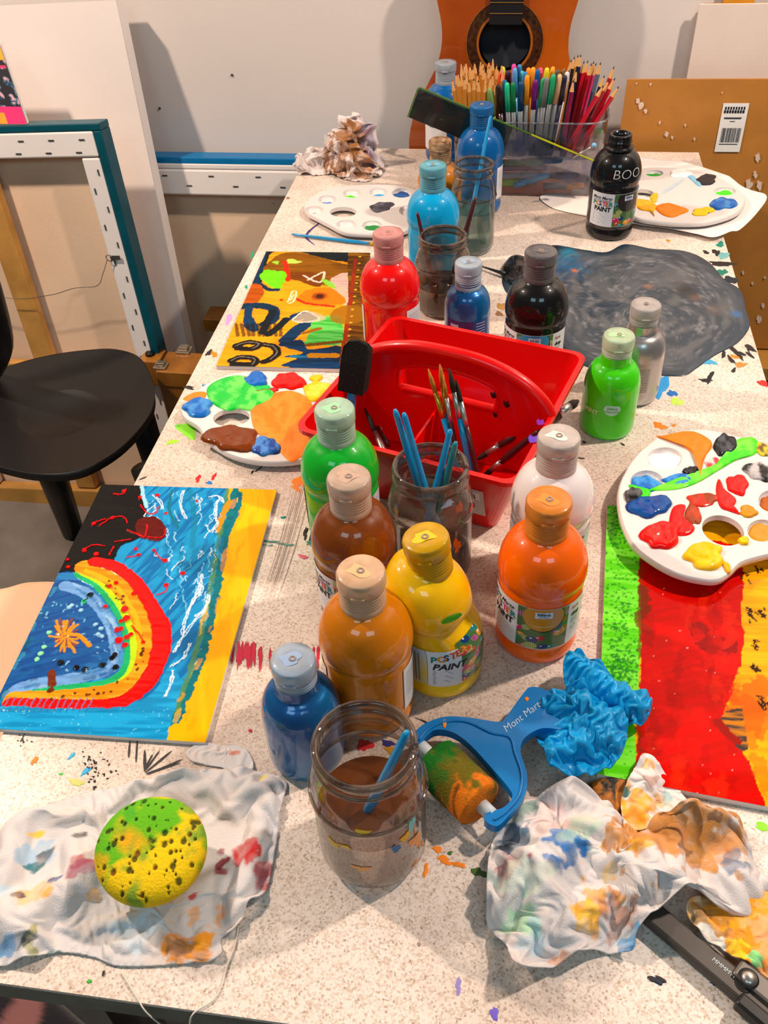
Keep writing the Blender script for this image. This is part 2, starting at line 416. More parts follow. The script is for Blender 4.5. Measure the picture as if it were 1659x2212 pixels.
plan('edge_band', [(X0+.0004, Y0+.0004), (X1-.0004, Y0+.0004), (X1-.0004, Y1-.0004), (X0+.0004, Y1-.0004)], T-0.028, T-0.004, mat('grey_edge_band', C(120, 114, 102), .6, var=.25, vscale=60), tb)
STEEL = mat('dark_steel', C(60, 58, 58), 0.45, metal=.7)
for x in (X0+.05, X1-.05):
    for y in (Y0+.12, Y1-.08):
        box('leg', (x-.018, y-.018, 0), (x+.018, y+.018, T-.028), STEEL, tb, .004, True)
for y in (Y0+.12, Y1-.08): box('apron', (X0+.068, y-.012, T-.075), (X1-.068, y+.012, T-.03), STEEL, tb, .002, True)
# paint marks on the table top
MARK = mat('table_paint_mark', rough=.5, attr=True)
def splat(cx, cy, rx, ry, col, seed, rot=0.0, rough=.35, a=1):
    ol = ell_px(cx, cy, rx, ry, 0, seed, rough, 26, rot); return dab('paint_mark', ol, 0.0002, col, tb, .0003, MARK, None, 3, .5, 200, 0, seed)
SZ = .0005
def scratch(px, wid, col):
    p = cat(PX(px), 5, False); n = len(p); d = np.gradient(p, axis=0); d /= np.linalg.norm(d, axis=1)[:, None]+1e-9; nn = np.stack([-d[:, 1], d[:, 0]], 1)
    w = wid*np.sin(np.linspace(.25, math.pi-.15, n))[:, None]*(.7+.6*np.random.RandomState(int(px[0][0])).rand(n, 1))
    global SZ
    SZ = SZ+.000012 if SZ < .0009 else .0005
    V = [(x, y, T+SZ) for x, y in p+nn*w]+[(x, y, T+SZ) for x, y in p-nn*w]
    F = [(k, n+k, n+k+1, k+1) for k in range(n-1)]
    return mesh('paint_mark', V, F, MARK, tb, False, np.tile(np.array(col), (len(V), 1)), True)
BK, RED, GRN, ORG, BLU, TEAL = C(35, 30, 30), C(215, 25, 30), C(60, 200, 60), C(240, 130, 25), C(30, 110, 190), C(20, 130, 110)
rg = random.Random(4)
for i, px in enumerate(([(281, 1600), (278, 1638)], [(297, 1597), (294, 1648)], [(312, 1668), (345, 1622)], [(314, 1670), (372, 1622)], [(316, 1672), (390, 1648)], [(313, 1668), (313, 1620)], [(318, 1674), (396, 1640)], [(350, 1678), (402, 1664)], [(312, 1664), (330, 1630)],
                       [(1415, 2108), (1440, 2122)], [(1398, 2110), (1412, 2120)], [(895, 1550), (925, 1566), (893, 1588)], [(300, 1037), (318, 1030)], [(550, 1020), (568, 1008)], [(404, 834), (420, 838)],
                       [(640, 690), (690, 720)], [(668, 1172), (676, 1140)], [(658, 1168), (662, 1152)], [(470, 1118), (460, 1160)], [(225, 2097), (223, 2110)])):
    scratch(px, .0011 if i != 11 else .0006, BK)
scratch([(690, 482), (668, 500), (662, 514), (680, 530)], .0022, C(70, 30, 110))
for k in range(26): # red scrape by the blue bottle
    x = rg.uniform(505, 700) if k % 2 else rg.uniform(515, 585); y = rg.uniform(1385, 1400); scratch([(x, y), (x+rg.uniform(-8, 2), y+rg.uniform(20, 58))], rg.uniform(.0008, .002), C(200, 25, 60))
for k in range(12): # black scratches right of the spill
    x = rg.uniform(1570, 1615); y = rg.uniform(742, 770); scratch([(x, y), (x+rg.uniform(8, 22), y+rg.uniform(5, 18))], rg.uniform(.001, .003), BK)
for k in range(16): # teal dry strokes on the left
    x = rg.uniform(555, 690); y = 1172+rg.uniform(-6, 10); scratch([(x, y), (x+rg.uniform(10, 28), y+rg.uniform(-3, 4))], rg.uniform(.0004, .001), C(60, 140, 125))
for k in range(9): # long smudge lines
    x = 592+k*4.5+rg.uniform(-2, 2); scratch([(x+46, 1040), (x+8, 1180), (x-32, 1300)], rg.uniform(.0002, .0005), C(186, 166, 152))
for (cx, cy, rx, ry, c, s, r) in (
    (404, 930, 20, 15, C(130, 220, 40), 1, .4), (372, 955, 14, 4, C(160, 225, 40), 2, -.3), (384, 921, 6, 3, C(90, 200, 60), 3, 0), (462, 1030, 8, 4, RED, 4, -1), (428, 1034, 5, 8, RED, 5, .3), (452, 1043, 8, 3, BLU, 6, 0),
    (650, 1042, 18, 12, ORG, 7, .2), (640, 1056, 10, 5, ORG, 8, .6), (75, 1643, 5, 11, ORG, 9, .6), (155, 1633, 4, 10, C(60, 170, 210), 10, .7), (186, 1666, 5, 14, C(40, 160, 210), 11, .8), (165, 1690, 16, 8, C(200, 200, 110), 12, .4),
    (132, 1672, 4, 3, GRN, 13, 0), (541, 1579, 4, 4, C(190, 20, 50), 14, 0), (788, 1610, 18, 12, C(200, 25, 35), 15, -.4), (838, 1606, 12, 8, C(30, 40, 120), 16, .3), (848, 1622, 16, 9, C(200, 140, 30), 17, .5),
    (1420, 2118, 16, 9, C(25, 35, 55), 18, .2), (1568, 2126, 34, 6, C(60, 70, 150), 19, .06), (990, 2130, 6, 18, C(150, 130, 200), 20, .1), (1068, 2190, 8, 16, C(110, 90, 190), 21, .1), (1648, 1786, 16, 9, C(140, 235, 30), 22, .1),
    (960, 1858, 16, 8, ORG, 23, .4), (945, 1835, 12, 6, ORG, 24, .5), (990, 1868, 16, 6, ORG, 25, .3), (920, 1880, 6, 14, ORG, 26, .2), (972, 1843, 6, 4, C(60, 110, 30), 27, 0), (1035, 1885, 18, 9, C(70, 100, 40), 28, .2),
    (1427, 833, 18, 22, C(40, 150, 215), 29, 0), (1452, 850, 12, 6, BLU, 30, .3), (1462, 868, 14, 8, C(200, 235, 90), 31, 0), (1425, 920, 14, 7, ORG, 32, .2), (1456, 919, 5, 3, ORG, 33, 0), (1534, 815, 5, 14, BK, 34, .3), (1525, 822, 14, 4, BK, 35, .2),
    (1648, 828, 10, 7, C(205, 40, 35), 36, .4), (1563, 765, 5, 8, BK, 37, 0), (1600, 788, 14, 5, C(190, 130, 60), 38, .1), (1588, 771, 10, 4, ORG, 39, .2), (1585, 800, 4, 6, BK, 40, .2), (1530, 782, 16, 6, C(60, 160, 200), 41, .2),
    (1556, 528, 8, 6, C(20, 130, 110), 42, .3), (1548, 546, 10, 6, BK, 43, .3), (1562, 552, 12, 8, C(110, 170, 170), 44, .2), (1560, 588, 10, 7, C(20, 120, 100), 45, 0), (1525, 545, 8, 3, BK, 46, .3), (1560, 570, 24, 6, BK, 47, .08), (1575, 606, 20, 8, C(30, 40, 50), 48, .1),
    (1443, 520, 4, 3, ORG, 49, 0), (1095, 573, 3, 2, C(20, 60, 60), 50, 0), (1085, 662, 10, 8, C(190, 140, 70), 51, 0), (1078, 678, 8, 5, C(150, 110, 70), 52, 0), (1078, 360, 3, 3, BLU, 53, 0), (545, 550, 3, 8, C(20, 150, 110), 54, .4),
    (532, 620, 3, 4, C(20, 150, 110), 55, .4), (494, 690, 6, 12, C(210, 150, 210), 56, .6), (462, 765, 8, 6, ORG, 57, .3), (452, 762, 5, 8, BK, 58, .7), (408, 838, 9, 4, BK, 59, .2), (442, 833, 5, 3, BLU, 60, 0), (545, 1020, 2, 5, BK, 61, .5),
    (1028, 2160, 5, 3, C(200, 180, 160), 62, 0), (193, 2120, 5, 5, C(60, 170, 60), 63, .3), (612, 1118, 6, 3, TEAL, 64, 0), (660, 1148, 4, 10, BK, 65, .3), (655, 1203, 10, 5, C(215, 100, 120), 66, .1), (590, 440, 4, 2, BK, 67, 0), (622, 428, 5, 2, C(150, 110, 90), 68, 0),
    (1270, 935, 6, 3, BK, 69, .4), (1262, 955, 5, 2, BK, 70, .2), (1345, 960, 5, 2, BK, 71, .6), (1255, 990, 9, 2, C(90, 70, 60), 72, .1), (1230, 1240, 3, 3, C(90, 70, 60), 73, .1), (905, 2040, 4, 4, C(150, 130, 120), 74, 0)):
    splat(cx, cy, rx, ry, c, s, r)
for k in range(34): # black stippled patch near the left rag
    splat(rg.gauss(215, 16), rg.gauss(1668, 16), rg.uniform(1.2, 3.4), rg.uniform(1, 3), BK, 100+k)
for k in range(16): splat(rg.gauss(50, 9), rg.gauss(1600, 9), rg.uniform(1, 2.6), rg.uniform(1, 2.4), C(70, 60, 58), 200+k)
for k in range(14): splat(rg.gauss(188, 9), rg.gauss(1640, 9), rg.uniform(1, 2.4), rg.uniform(1, 2.4), BK, 300+k)
# ------------------------------------------------------------------ the big slate-coloured paint spill
sp = cat(PX([(1085, 600), (1120, 572), (1160, 545), (1195, 530), (1260, 540), (1310, 545), (1350, 528), (1410, 538), (1480, 543), (1530, 566), (1565, 604), (1600, 628), (1612, 670), (1619, 706), (1592, 742), (1545, 768), (1502, 798), (1478, 812), (1430, 812), (1360, 806), (1290, 800), (1225, 770), (1200, 730), (1190, 690), (1150, 660), (1100, 640)]), 7)
V, F = patch_data(sp, 46, .0022, .10, .0003)
c0 = P(1380, 670); ax = V[:, 0]-c0.x; ay = V[:, 1]-c0.y; rr = np.hypot(ax, ay*.8); th = np.arctan2(ay, ax)
sw = fbm(rr*70+fbm(V[:, 0]*14, V[:, 1]*14, 3)*7, th*2.2, 8, 4); fine = fbm(rr*300+sw*6, th*5, 12, 3)
cc = np.tile(np.array(C(84, 86, 90)), (len(V), 1)); w = np.clip((sw-.40)*4, 0, 1)[:, None]; cc = cc*w+np.array(C(44, 56, 68))*(1-w)
w = np.clip((fine-.6)*5, 0, 1)[:, None]*.6; cc = cc*(1-w)+np.array(C(136, 136, 140))*w
e = np.clip((np.array([min(1.0, d) for d in dist_line(V[:, 0], V[:, 1], list(map(tuple, sp[::3])))])/.028), 0, 1)[:, None]
cc = cc*e+np.array(C(28, 48, 64))*(1-e)
def stain(px, r, col, k=1.0):
    global cc
    p = P(*px); w = (np.clip(1.6-np.hypot(V[:, 0]-p.x, (V[:, 1]-p.y)*.8)/r-1.0*fbm(V[:, 0]*80, V[:, 1]*80, int(px[0]), 3), 0, 1)*k)[:, None]; cc = cc*(1-w)+np.array(col)*w
stain((1220, 575), .040, C(20, 90, 130), .9); stain((1228, 548), .018, C(20, 130, 160), .8); stain((1192, 545), .02, C(12, 14, 18), 1); stain((1400, 622), .008, C(150, 100, 60), .7); stain((1240, 588), .005, C(220, 120, 30), 1)
stain((1500, 645), .012, C(120, 84, 60), .6); stain((1590, 680), .009, C(30, 100, 160), .8); stain((1545, 672), .016, C(95, 85, 80), .9); stain((1480, 630), .022, C(25, 20, 22), .9); stain((1520, 555), .02, C(15, 15, 18), .9)
V[:, 2] += .0012*(fine-.5)*np.clip((V[:, 2]-T-.0003)/.002, 0, 1)
tag(mesh('paint_spill', V, F, mat('wet_slate_paint', rough=.32, coat=.35, attr=True, bump=.15, bscale=90), None, True, np.clip(cc, 0, 1)), 'wide puddle of swirled slate-grey paint spilled on the table by the right edge', 'paint')

# ================================================================== against the back wall
CANV = mat('white_primed_canvas', C(232, 224, 220), .55, var=.03, vscale=8); RAWC = mat('unprimed_canvas_back', C(236, 204, 174), .85, var=.06, vscale=6, bump=.25, bscale=700)
PINE = mat('pine_stretcher', C(205, 150, 76), .6, var=.3, vscale=18); STAPLE = mat('staple_steel', C(120, 118, 112), .35, metal=.8)
WHITEPOLY = mat('white_glossy_panel', C(226, 215, 210), .22, coat=.6, var=.02, vscale=5)
def frame_axes(TL, TR, BR):
    TL, TR, BR = map(Vector, (TL, TR, BR)); ex = (TR-TL).normalized(); ey = (BR-TR); ey = (ey-ex*ey.dot(ex)).normalized(); n = ey.cross(ex).normalized()
    if n.y > 0: n = -n
    return ex, ey, n            # right, down, towards the viewer
# blue canvas seen from behind, low, beside and behind the table
cb = thing('stretched_canvas', 'back of a stretched canvas with blue painted edge, leaning behind the table', 'canvas', (-.55, 1.80, 0))
bl = PY(330, 321, 1.835); bt = T-.028
ox0, ox1 = -.93, -.235
BLUE_E = mat('blue_acrylic_edge', C(0, 112, 172), .4, var=.12, vscale=40)
def tilted(name, x0, x1, h0, h1, d0, d1, m, par, by=1.735, ty=1.80, H=.70, z0=.012, bev=.0):
    lean = math.atan2(ty-by, H); up = Vector((0, math.sin(lean), math.cos(lean))); nn = Vector((0, -math.cos(lean), math.sin(lean))); O = Vector((0, by, z0))
    return slab(name, O+Vector((x0, 0, 0))+up*h0+nn*d0, (x1-x0, 0, 0), up*(h1-h0), nn*(d1-d0), m, par, bev)
tilted('canvas_back', ox0+.02, ox1-.02, .02, .67, -.035, -.030, RAWC, cb)
tilted('edge', ox0, ox1, .678, .692, -.040, .0, BLUE_E, cb, bev=.002)
tilted('stretcher_bar', ox0+.004, ox1-.004, .668, .680, -.036, .001, CANV, cb, bev=.003)
tilted('stretcher_bar', ox0+.004, ox1-.004, .615, .668, -.030, .002, CANV, cb, bev=.004)
tilted('stretcher_bar', ox0, ox0+.055, .0, .612, -.030, .001, CANV, cb, bev=.003)
tilted('stretcher_bar', ox1-.055, ox1, .0, .612, -.030, .001, CANV, cb, bev=.003)
tilted('stretcher_bar', ox0+.056, ox1-.056, .0, .05, -.030, .001, CANV, cb, bev=.003)
for k in range(13): tilted('staple', -.90+k*.05, -.889+k*.05, .642+(.012 if k % 2 else -.008), .6445+(.012 if k % 2 else -.008), .002, .0032, STAPLE, cb)
# tall white canvas
tw = thing('tall_canvas', 'tall glossy white canvas leaning against the wall at the left', 'canvas', (-.95, 1.7, 0))
TRc = PY(250, 0, 1.79); LOW = PY(405, 745, 1.645)
ed = (LOW-TRc).normalized(); BRc = TRc+ed*((TRc.z-.005)/-ed.z); TLd = (PY(0, 12, 1.79)-TRc).normalized()
ex, ey, nn = frame_axes(TRc-Vector((1, 0, 0))*.6, TRc, BRc)
Hc = (BRc-TRc).length
slab('canvas_face', TRc+TLd*.62, -TLd*.62, BRc-TRc, nn*-.004, WHITEPOLY, tw)
slab('side', TRc+nn*-.0041, nn*-.034, BRc-TRc, TLd*.004, CANV, tw)
slab('side', TRc+TLd*.62+nn*-.0041, nn*-.034, BRc-TRc, TLd*-.004, CANV, tw)
slab('side', TRc+TLd*.615+nn*-.0041, -TLd*.61, (BRc-TRc).normalized()*.004, nn*-.034, CANV, tw)
# poster fragment at the far left edge
ps = thing('poster', 'dark poster with pink and orange splashes at the left edge', 'poster', tuple(PY(-40, 180, 1.62)))
gx, gy = np.meshgrid(np.linspace(0, 1, 60), np.linspace(0, 1, 90))
a, b_, c_ = PY(-110, 95, 1.66), PY(-2, 95, 1.66), PY(58, 268, 1.60)
pp = np.array(a)[None, None]+gx[..., None]*np.array(b_-a)[None, None]+gy[..., None]*np.array(c_-b_)[None, None]
n1 = fbm(gx*9, gy*14, 5, 4); col = np.zeros(gx.shape+(3,)); col[:] = C(24, 20, 30); col[n1 > .58] = C(40, 90, 120); col[(n1 > .66)] = C(200, 150, 160); col[gy < .2] = C(236, 160, 40); col[(gy < .2) & (n1 > .62)] = C(40, 30, 40)
col[(gy > .78)] = C(228, 40, 110); col[(gy > .86) & (gx < .62)] = C(240, 150, 40); col[(gy > .26) & (gy < .30) & (n1 > .5)] = C(210, 40, 90)
pz = 0
grid_mesh('print', pp, VC_PLAIN, ps, col)
slab('backing', Vector(a)+Vector((0, .003, 0)), b_-a, Vector(c_-b_), (0, .006, 0), CANV, ps)
# teal canvas seen from behind with staples and hanging wire
tc_ = thing('stretched_canvas', 'back of a stapled canvas with teal edges and hanging wire', 'canvas', (-1.0, 1.55, 0))
TRt = PY(213, 266, 1.60); lowt = PY(345, 770, 1.535); ed = (lowt-TRt).normalized(); BRt = TRt+ed*((TRt.z-.006)/-ed.z)
TLt = PY(0, 272, 1.60); exn = (TRt-TLt).normalized(); TLt = TRt-exn*.55; down = BRt-TRt; Ht = down.length; dn = down.normalized()
nv_ = dn.cross(exn).normalized(); nv_ = nv_ if nv_.y < 0 else -nv_
TEALM = mat('teal_acrylic_edge', C(2, 78, 94), .4, var=.25, vscale=30)
def tq(name, u0, u1, v0, v1, d0, d1, m, bev=0.0): return slab(name, TRt-exn*u1+dn*v0+nv_*d0, exn*(u1-u0), dn*(v1-v0), nv_*(d1-d0), m, tc_, bev)
tq('canvas_back', .01, .54, .01, Ht-.01, -.04, -.036, RAWC)
tq('edge', .0, .55, .0, .013, -.042, .0, TEALM, .002); tq('edge', .0, .016, .0131, Ht, -.042, .0, TEALM, .002)
tq('edge', .534, .55, .0131, Ht, -.042, .0, TEALM, .002)
tq('stretcher_bar', .0165, .532, .0135, .058, -.03, .001, CANV, .003)
tq('stretcher_bar', .0165, .052, .060, Ht-.05, -.03, .0005, CANV, .003)
tq('stretcher_bar', .49, .532, .060, Ht-.05, -.03, .0005, CANV, .003)
tq('stretcher_bar', .0165, .532, Ht-.048, Ht, -.03, .001, PINE, .003)
tq('cross_brace', .054, .488, Ht*.565, Ht*.565+.05, -.028, -.004, PINE, .003)
tq('cross_brace', .245, .29, .06, Ht*.565-.002, -.028, -.006, PINE, .003)
tq('cross_brace', .245, .29, Ht*.565+.052, Ht-.05, -.028, -.006, PINE, .003)
for k in range(8):
    for r_ in (0, 1): tq('staple', .035+k*.06+r_*.012, .046+k*.06+r_*.012, .026+r_*.022, .0285+r_*.022, .001, .0022, STAPLE)
for k in range(22):
    z_ = .08+k*.034; u_ = .024+(k % 2)*.016; tq('staple', u_, u_+.0025, z_, z_+.011, .0005, .0018, STAPLE)
ringc = TRt-exn*.038+dn*.245+nv_*.004
slab('hanger_plate', ringc-exn*.008-dn*.004, exn*.02, dn*.008, nv_*.002, STAPLE, tc_)
tube('hanger_ring', [ringc-exn*(.010+.006*math.cos(t_))+dn*.006*math.sin(t_)+nv_*.003 for t_ in np.linspace(0, 6.28, 14)], .0009, STAPLE, tc_, 6)
wp = [ringc-exn*.012, ringc-exn*.03+dn*.03, ringc-exn*.05+dn*.055, ringc-exn*.10+dn*.06, ringc-exn*.16+dn*.075, ringc-exn*.26+dn*.08, ringc-exn*.46+dn*.03]
tube('hanging_wire', [Vector(q)+nv_*.006 for q in cat([tuple(w_) for w_ in wp], 6, False)], .0007, STAPLE, tc_, 6)
# pale board at the upper right, brown hardboard in front of it
hb = thing('hardboard_panel', 'brown hardboard panel with paint flecks and barcode sticker leaning at the right', 'board', (.5, 1.8, 0))
def lean_panel(name, x0, x1, zt, zb, yt, yb, th, m, par, shear=0.0):
    return slab(name, (x0+shear, yt, zt), (x1-x0, 0, 0), (-shear, yb-yt, zb-zt), (0, th, 0), m, par)
Yt = 1.80; a = PY(1355, 172, Yt); b_ = PY(1659, 165, Yt)
def board_mat():
    m = mat('hardboard', C(193, 128, 56), .45, var=.16, vscale=14, coat=.15); return m
BZ = PY(1640, 752, 1.775).z
slab('panel', a, Vector((.62, 0, .004)), Vector((-.006, -.03, BZ-a.z)), Vector((0, .005, 0)), board_mat(), hb)
rgp = random.Random(9)
for (x, y, r_) in ((1378, 218, 9), (1385, 228, 12), (1395, 240, 8), (1405, 182, 5), (1440, 290, 9), (1452, 297, 5), (1375, 180, 3), (1637, 340, 12), (1632, 378, 10), (1640, 400, 14), (1628, 420, 8), (1618, 400, 16), (1648, 660, 8), (1640, 690, 12), (1652, 600, 5), (1605, 588, 6), (1625, 612, 5), (1425, 265, 5), (1480, 270, 4), (1500, 300, 5), (1560, 200, 3)):
    ring = []
    for k in range(14):
        t_ = k/14*6.283; q = r_*(.5+.5*rgp.random()); ring.append(PY(x+q*math.cos(t_)*.6, y+q*math.sin(t_), Yt-.0015-.03*min(1, max(0, (y-170)/590))))
    mesh('paint_mark', ring, [tuple(range(13, -1, -1))], mat('pale_paint_fleck', C(232, 205, 185) if r_ < 15 else C(150, 130, 120), .6), hb, False, None, True)
st = slab('barcode_sticker', PY(1563, 223, Yt-.0036), PY(1619, 223, Yt-.0036)-PY(1563, 223, Yt-.0036), PY(1543, 328, Yt-.0092)-PY(1563, 223, Yt-.0036), (0, .0004, 0), mat('white_sticker', C(238, 234, 230), .5), hb)
def on_st(u0, u1, v0, v1, m=INK):
    A = PY(1563, 223, Yt-.0041); E1 = PY(1619, 223, Yt-.0041)-A; E2 = PY(1543, 328, Yt-.0097)-A
    return mesh('print', [A+E1*u+E2*v for u, v in ((u0, v0), (u1, v0), (u1, v1), (u0, v1))], [(3, 2, 1, 0)], m, st, False, None, True)
for u in np.linspace(.1, .82, 8): on_st(u, u+.06, .07, .13); on_st(u-.02, u+.055, .14, .2)
for v, u0, u1 in ((.285, .12, .82), (.305, .14, .8), (.36, .38, .58)): on_st(u0, u1, v, v+.012)
x_ = .14
while x_ < .88:
    w_ = rgp.uniform(.008, .03); on_st(x_, x_+w_, .50, .80); x_ += w_+rgp.uniform(.012, .03)
on_st(.12, .86, .83, .845)
wp2 = thing('painting_board', 'pale blank painting board standing behind the brown hardboard', 'board', (.5, 1.84, 0))
a2 = PY(1512, 10, 1.835); b2 = PY(1484, 168, 1.833); d2 = (b2-a2)
slab('panel', a2, Vector((.5, 0, .002)), d2*((a2.z-BZ-.003)/-d2.z), Vector((0, .006, 0)), mat('pale_board', C(230, 212, 200), .6, var=.05, vscale=12), wp2)
slab('back_batten', a2+Vector((.01, .0065, -.001)), Vector((.46, 0, 0)), Vector((0, 0, -.03)), Vector((0, .008, 0)), PINE, wp2)
wd = thing('wooden_batten', 'ochre wooden batten leaning on the wall above the pale board', 'wood', (.42, 1.84, .3))
slab('post', PY(1574, -60, 1.845), PY(1642, -60, 1.845)-PY(1574, -60, 1.845), PY(1574, 60, 1.845)-PY(1574, -60, 1.845)-Vector((0, 0, .9)), (0, .012, 0), mat('ochre_wood', C(206, 140, 34), .5, var=.2), wd)
# low teal cabinet carrying the boards, right of the table
lc = thing('low_cabinet', 'dark teal low cabinet under the leaning hardboard, right of the table', 'cabinet', (.75, 1.6, 0))
box('body', (.36, 1.36, .05), (1.15, 1.83, BZ-.035), mat('dark_teal_paint', C(14, 58, 76), .45, var=.15), lc, .004, True)
box('top', (.35, 1.70, BZ-.034), (1.16, 1.835, BZ-.002), mat('tan_ledge', C(196, 140, 60), .45, var=.15), lc, .003, True)
box('plinth', (.38, 1.40, 0), (1.13, 1.81, .049), STEEL, lc, 0, True)
# ------------------------------------------------------------------ guitar
gt = thing('acoustic_guitar', 'orange-brown classical guitar leaning on the wall behind the pencils', 'guitar', (-.05, 1.79, .4))
GY = 1.785
hole = PY(1090, 93, GY); lean = .10
gup = Vector((0.010, math.sin(lean), math.cos(lean))).normalized(); gx_ = Vector((1, 0, -.010)).normalized(); gn = gx_.cross(gup); gn = -gn if gn.y > 0 else gn
half = [(0.0, -.305), (.06, -.303), (.12, -.283), (.160, -.235), (.172, -.185), (.166, -.135), (.145, -.085), (.122, -.04), (.113, -.005), (.114, .03), (.122, .065), (.1275, .10), (.122, .135), (.10, .158), (.06, .170), (.0, .172)]
ol = cat(half, 4, False); ol = np.concatenate([ol, np.array([(-x, z) for x, z in ol[::-1]][1:-1])])
def gp(x, z, d): return hole+gx_*x+gup*z+gn*d
n = len(ol); circ = [(.046*math.cos(t_), .046*math.sin(t_)) for t_ in np.linspace(0, 2*math.pi, 40, endpoint=False)]
def cdt_face(name, outer, holes, fn, m, par, dome=None):
    pts = [Vector(p) for p in outer]; edges = [(k, (k+1) % len(outer)) for k in range(len(outer))]
    for h in holes:
        b0 = len(pts); pts += [Vector(p) for p in h]; edges += [(b0+k, b0+(k+1) % len(h)) for k in range(len(h))]
    vs, es, fs, *_ = geometry.delaunay_2d_cdt(pts, edges, [], 0, 1e-6)
    A = np.array([tuple(v) for v in vs]); keep = []
    for f in fs:
        c = A[list(f)].mean(0); X = np.array([c[0]]); Y = np.array([c[1]])
        if inpoly(X, Y, outer)[0] and not any(inpoly(X, Y, h)[0] for h in holes): keep.append(tuple(f))
    return mesh(name, [fn(*v) for v in A], keep, m, par, False, None, True)
GW = mat('guitar_top_wood', C(186, 88, 16), .25, coat=.8, col2=C(140, 56, 8), vscale=5); GS = mat('guitar_side_wood', C(92, 40, 14), .3, coat=.6, var=.3)
cdt_face('soundboard', [tuple(p) for p in ol], [circ], lambda x, z: gp(x, z, 0), GW, gt)
DEP = .055
mesh('side', [gp(x, z, 0) for x, z in ol]+[gp(x, z, -DEP) for x, z in ol], [(k, (k+1) % n, n+(k+1) % n, n+k) for k in range(n)], GS, gt, True, None, True)
mesh('back', [gp(x, z, -DEP) for x, z in ol], [tuple(range(n))], GS, gt, False, None, True)
def ringmesh(name, r0, r1, d, m, seg=56):
    V = [gp(r_*math.cos(t_), r_*math.sin(t_), d) for r_ in (r0, r1) for t_ in np.linspace(0, 2*math.pi, seg, endpoint=False)]
    return mesh(name, V, [(k, (k+1) % seg, seg+(k+1) % seg, seg+k) for k in range(seg)], m, gt, False, None, True)
ringmesh('rosette', .051, .068, .0006, mat('rosette_inlay', C(74, 40, 14), .3, coat=.5, col2=C(30, 16, 10), vscale=160))
ringmesh('rosette_line', .0462, .0500, .0007, mat('rosette_line', C(150, 84, 24), .3, coat=.5)); ringmesh('rosette_line', .068, .0695, .0007, MATS['rosette_line'])
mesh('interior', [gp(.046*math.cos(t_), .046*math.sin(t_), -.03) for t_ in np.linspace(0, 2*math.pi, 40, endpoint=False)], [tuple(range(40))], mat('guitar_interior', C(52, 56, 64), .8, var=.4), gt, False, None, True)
def gslab(name, x0, x1, z0, z1, d0, d1, m): return slab(name, gp(x0, z0, d0), gx_*(x1-x0), gup*(z1-z0), gn*(d1-d0), m, gt, .0006)
gslab('fretboard', -.029, .029, .030, .62, .0008, .007, mat('dark_fretboard', C(24, 22, 26), .4))
for z_ in (.047, .064, .082, .101, .122, .145, .17): gslab('fret', -.029, .029, z_, z_+.0016, .0072, .0086, mat('fret_brass', C(190, 140, 80), .3, metal=.8))
gslab('neck', -.024, .024, .172, .62, -.018, .0006, GS); gslab('headstock', -.036, .036, .622, .80, -.014, .004, GS); gslab('bridge', -.09, .09, -.17, -.145, .0005, .010, MATS['dark_fretboard'])
cr = thing('guitar_stand', 'wooden stand under the guitar behind the table', 'stand', (-.05, 1.80, 0))
gb = gp(0, -.305, 0)
box('ledge', (-.20, 1.762, gb.z-.03), (.10, 1.84, gb.z-.004), PINE, cr, .002, True)
for x_ in (-.18, .06): box('leg', (x_, 1.765, 0), (x_+.025, 1.835, gb.z-.031), PINE, cr, .002, True)
# ================================================================== left of the table
BLKP = mat('black_plastic', C(26, 25, 26), .38, var=.1, vscale=5)
ch = thing('chair', 'black plastic chair with rounded seat beside the table', 'chair', (-.80, 1.25, 0))
so = cat([tuple(P(x, y, -.29)[:2]) for x, y in [(-95, 900), (-40, 830), (40, 795), (110, 775), (180, 764), (250, 762), (305, 780), (332, 830), (330, 880), (300, 930), (250, 985), (190, 1025), (120, 1038), (40, 1028), (-50, 990)]], 6)
V, F = patch_data(so, 14, .0, .0, -.29); c0 = so.mean(0)
rr = np.array([np.hypot(*(v[:2]-c0)) for v in V]); dd = np.clip(rr/.17, 0, 1.2); V[:, 2] += -.016+.020*dd**2
n_ = len(so); nV = len(V); low = V[:n_].copy(); low[:, 2] -= .018; low[:, :2] = c0+(low[:, :2]-c0)*.985
Vb = np.concatenate([V, low]); Fb = list(F)+[(k, nV+k, nV+(k+1) % n_, (k+1) % n_) for k in range(n_)]+[tuple(nV+k for k in range(n_))]
seat = mesh('seat', Vb, Fb, BLKP, ch, True, None, True)
bm_ = bmesh.new(); bm_.from_mesh(seat.data); bmesh.ops.recalc_face_normals(bm_, faces=bm_.faces[:]); bm_.to_mesh(seat.data); bm_.free()
zb = -.325
def leg(a, b, r0, r1): tube('leg', [a, (a+b)/2, b], [r0, (r0+r1)/2, r1], BLKP, ch, 14)
leg(Vector((-.901, 1.295, T+zb)), Vector((-.966, 1.387, .003)), .034, .024); leg(Vector((-.692, 1.318, T+zb)), Vector((-.692, 1.345, .003)), .026, .020)
leg(Vector((-.93, 1.10, T+zb)), Vector((-1.04, 1.03, .003)), .030, .022); leg(Vector((-.62, 1.15, T+zb)), Vector((-.55, 1.09, .003)), .026, .020)
bk = [P(-75, 870, -.30), P(-40, 815, -.27), P(-8, 745, -.17), P(-30, 640, -.05), P(-60, 560, .02)]
tube('back_post', cat([tuple(q) for q in bk], 5, False), .028, BLKP, ch, 14)
bb = PY(-20, 600, 1.42)
slab('backrest', P(-250, 560, .0), P(-45, 520, .0)-P(-250, 560, .0), Vector((.02, .02, .16)), Vector((0, .02, -.002)), BLKP, ch, .008)
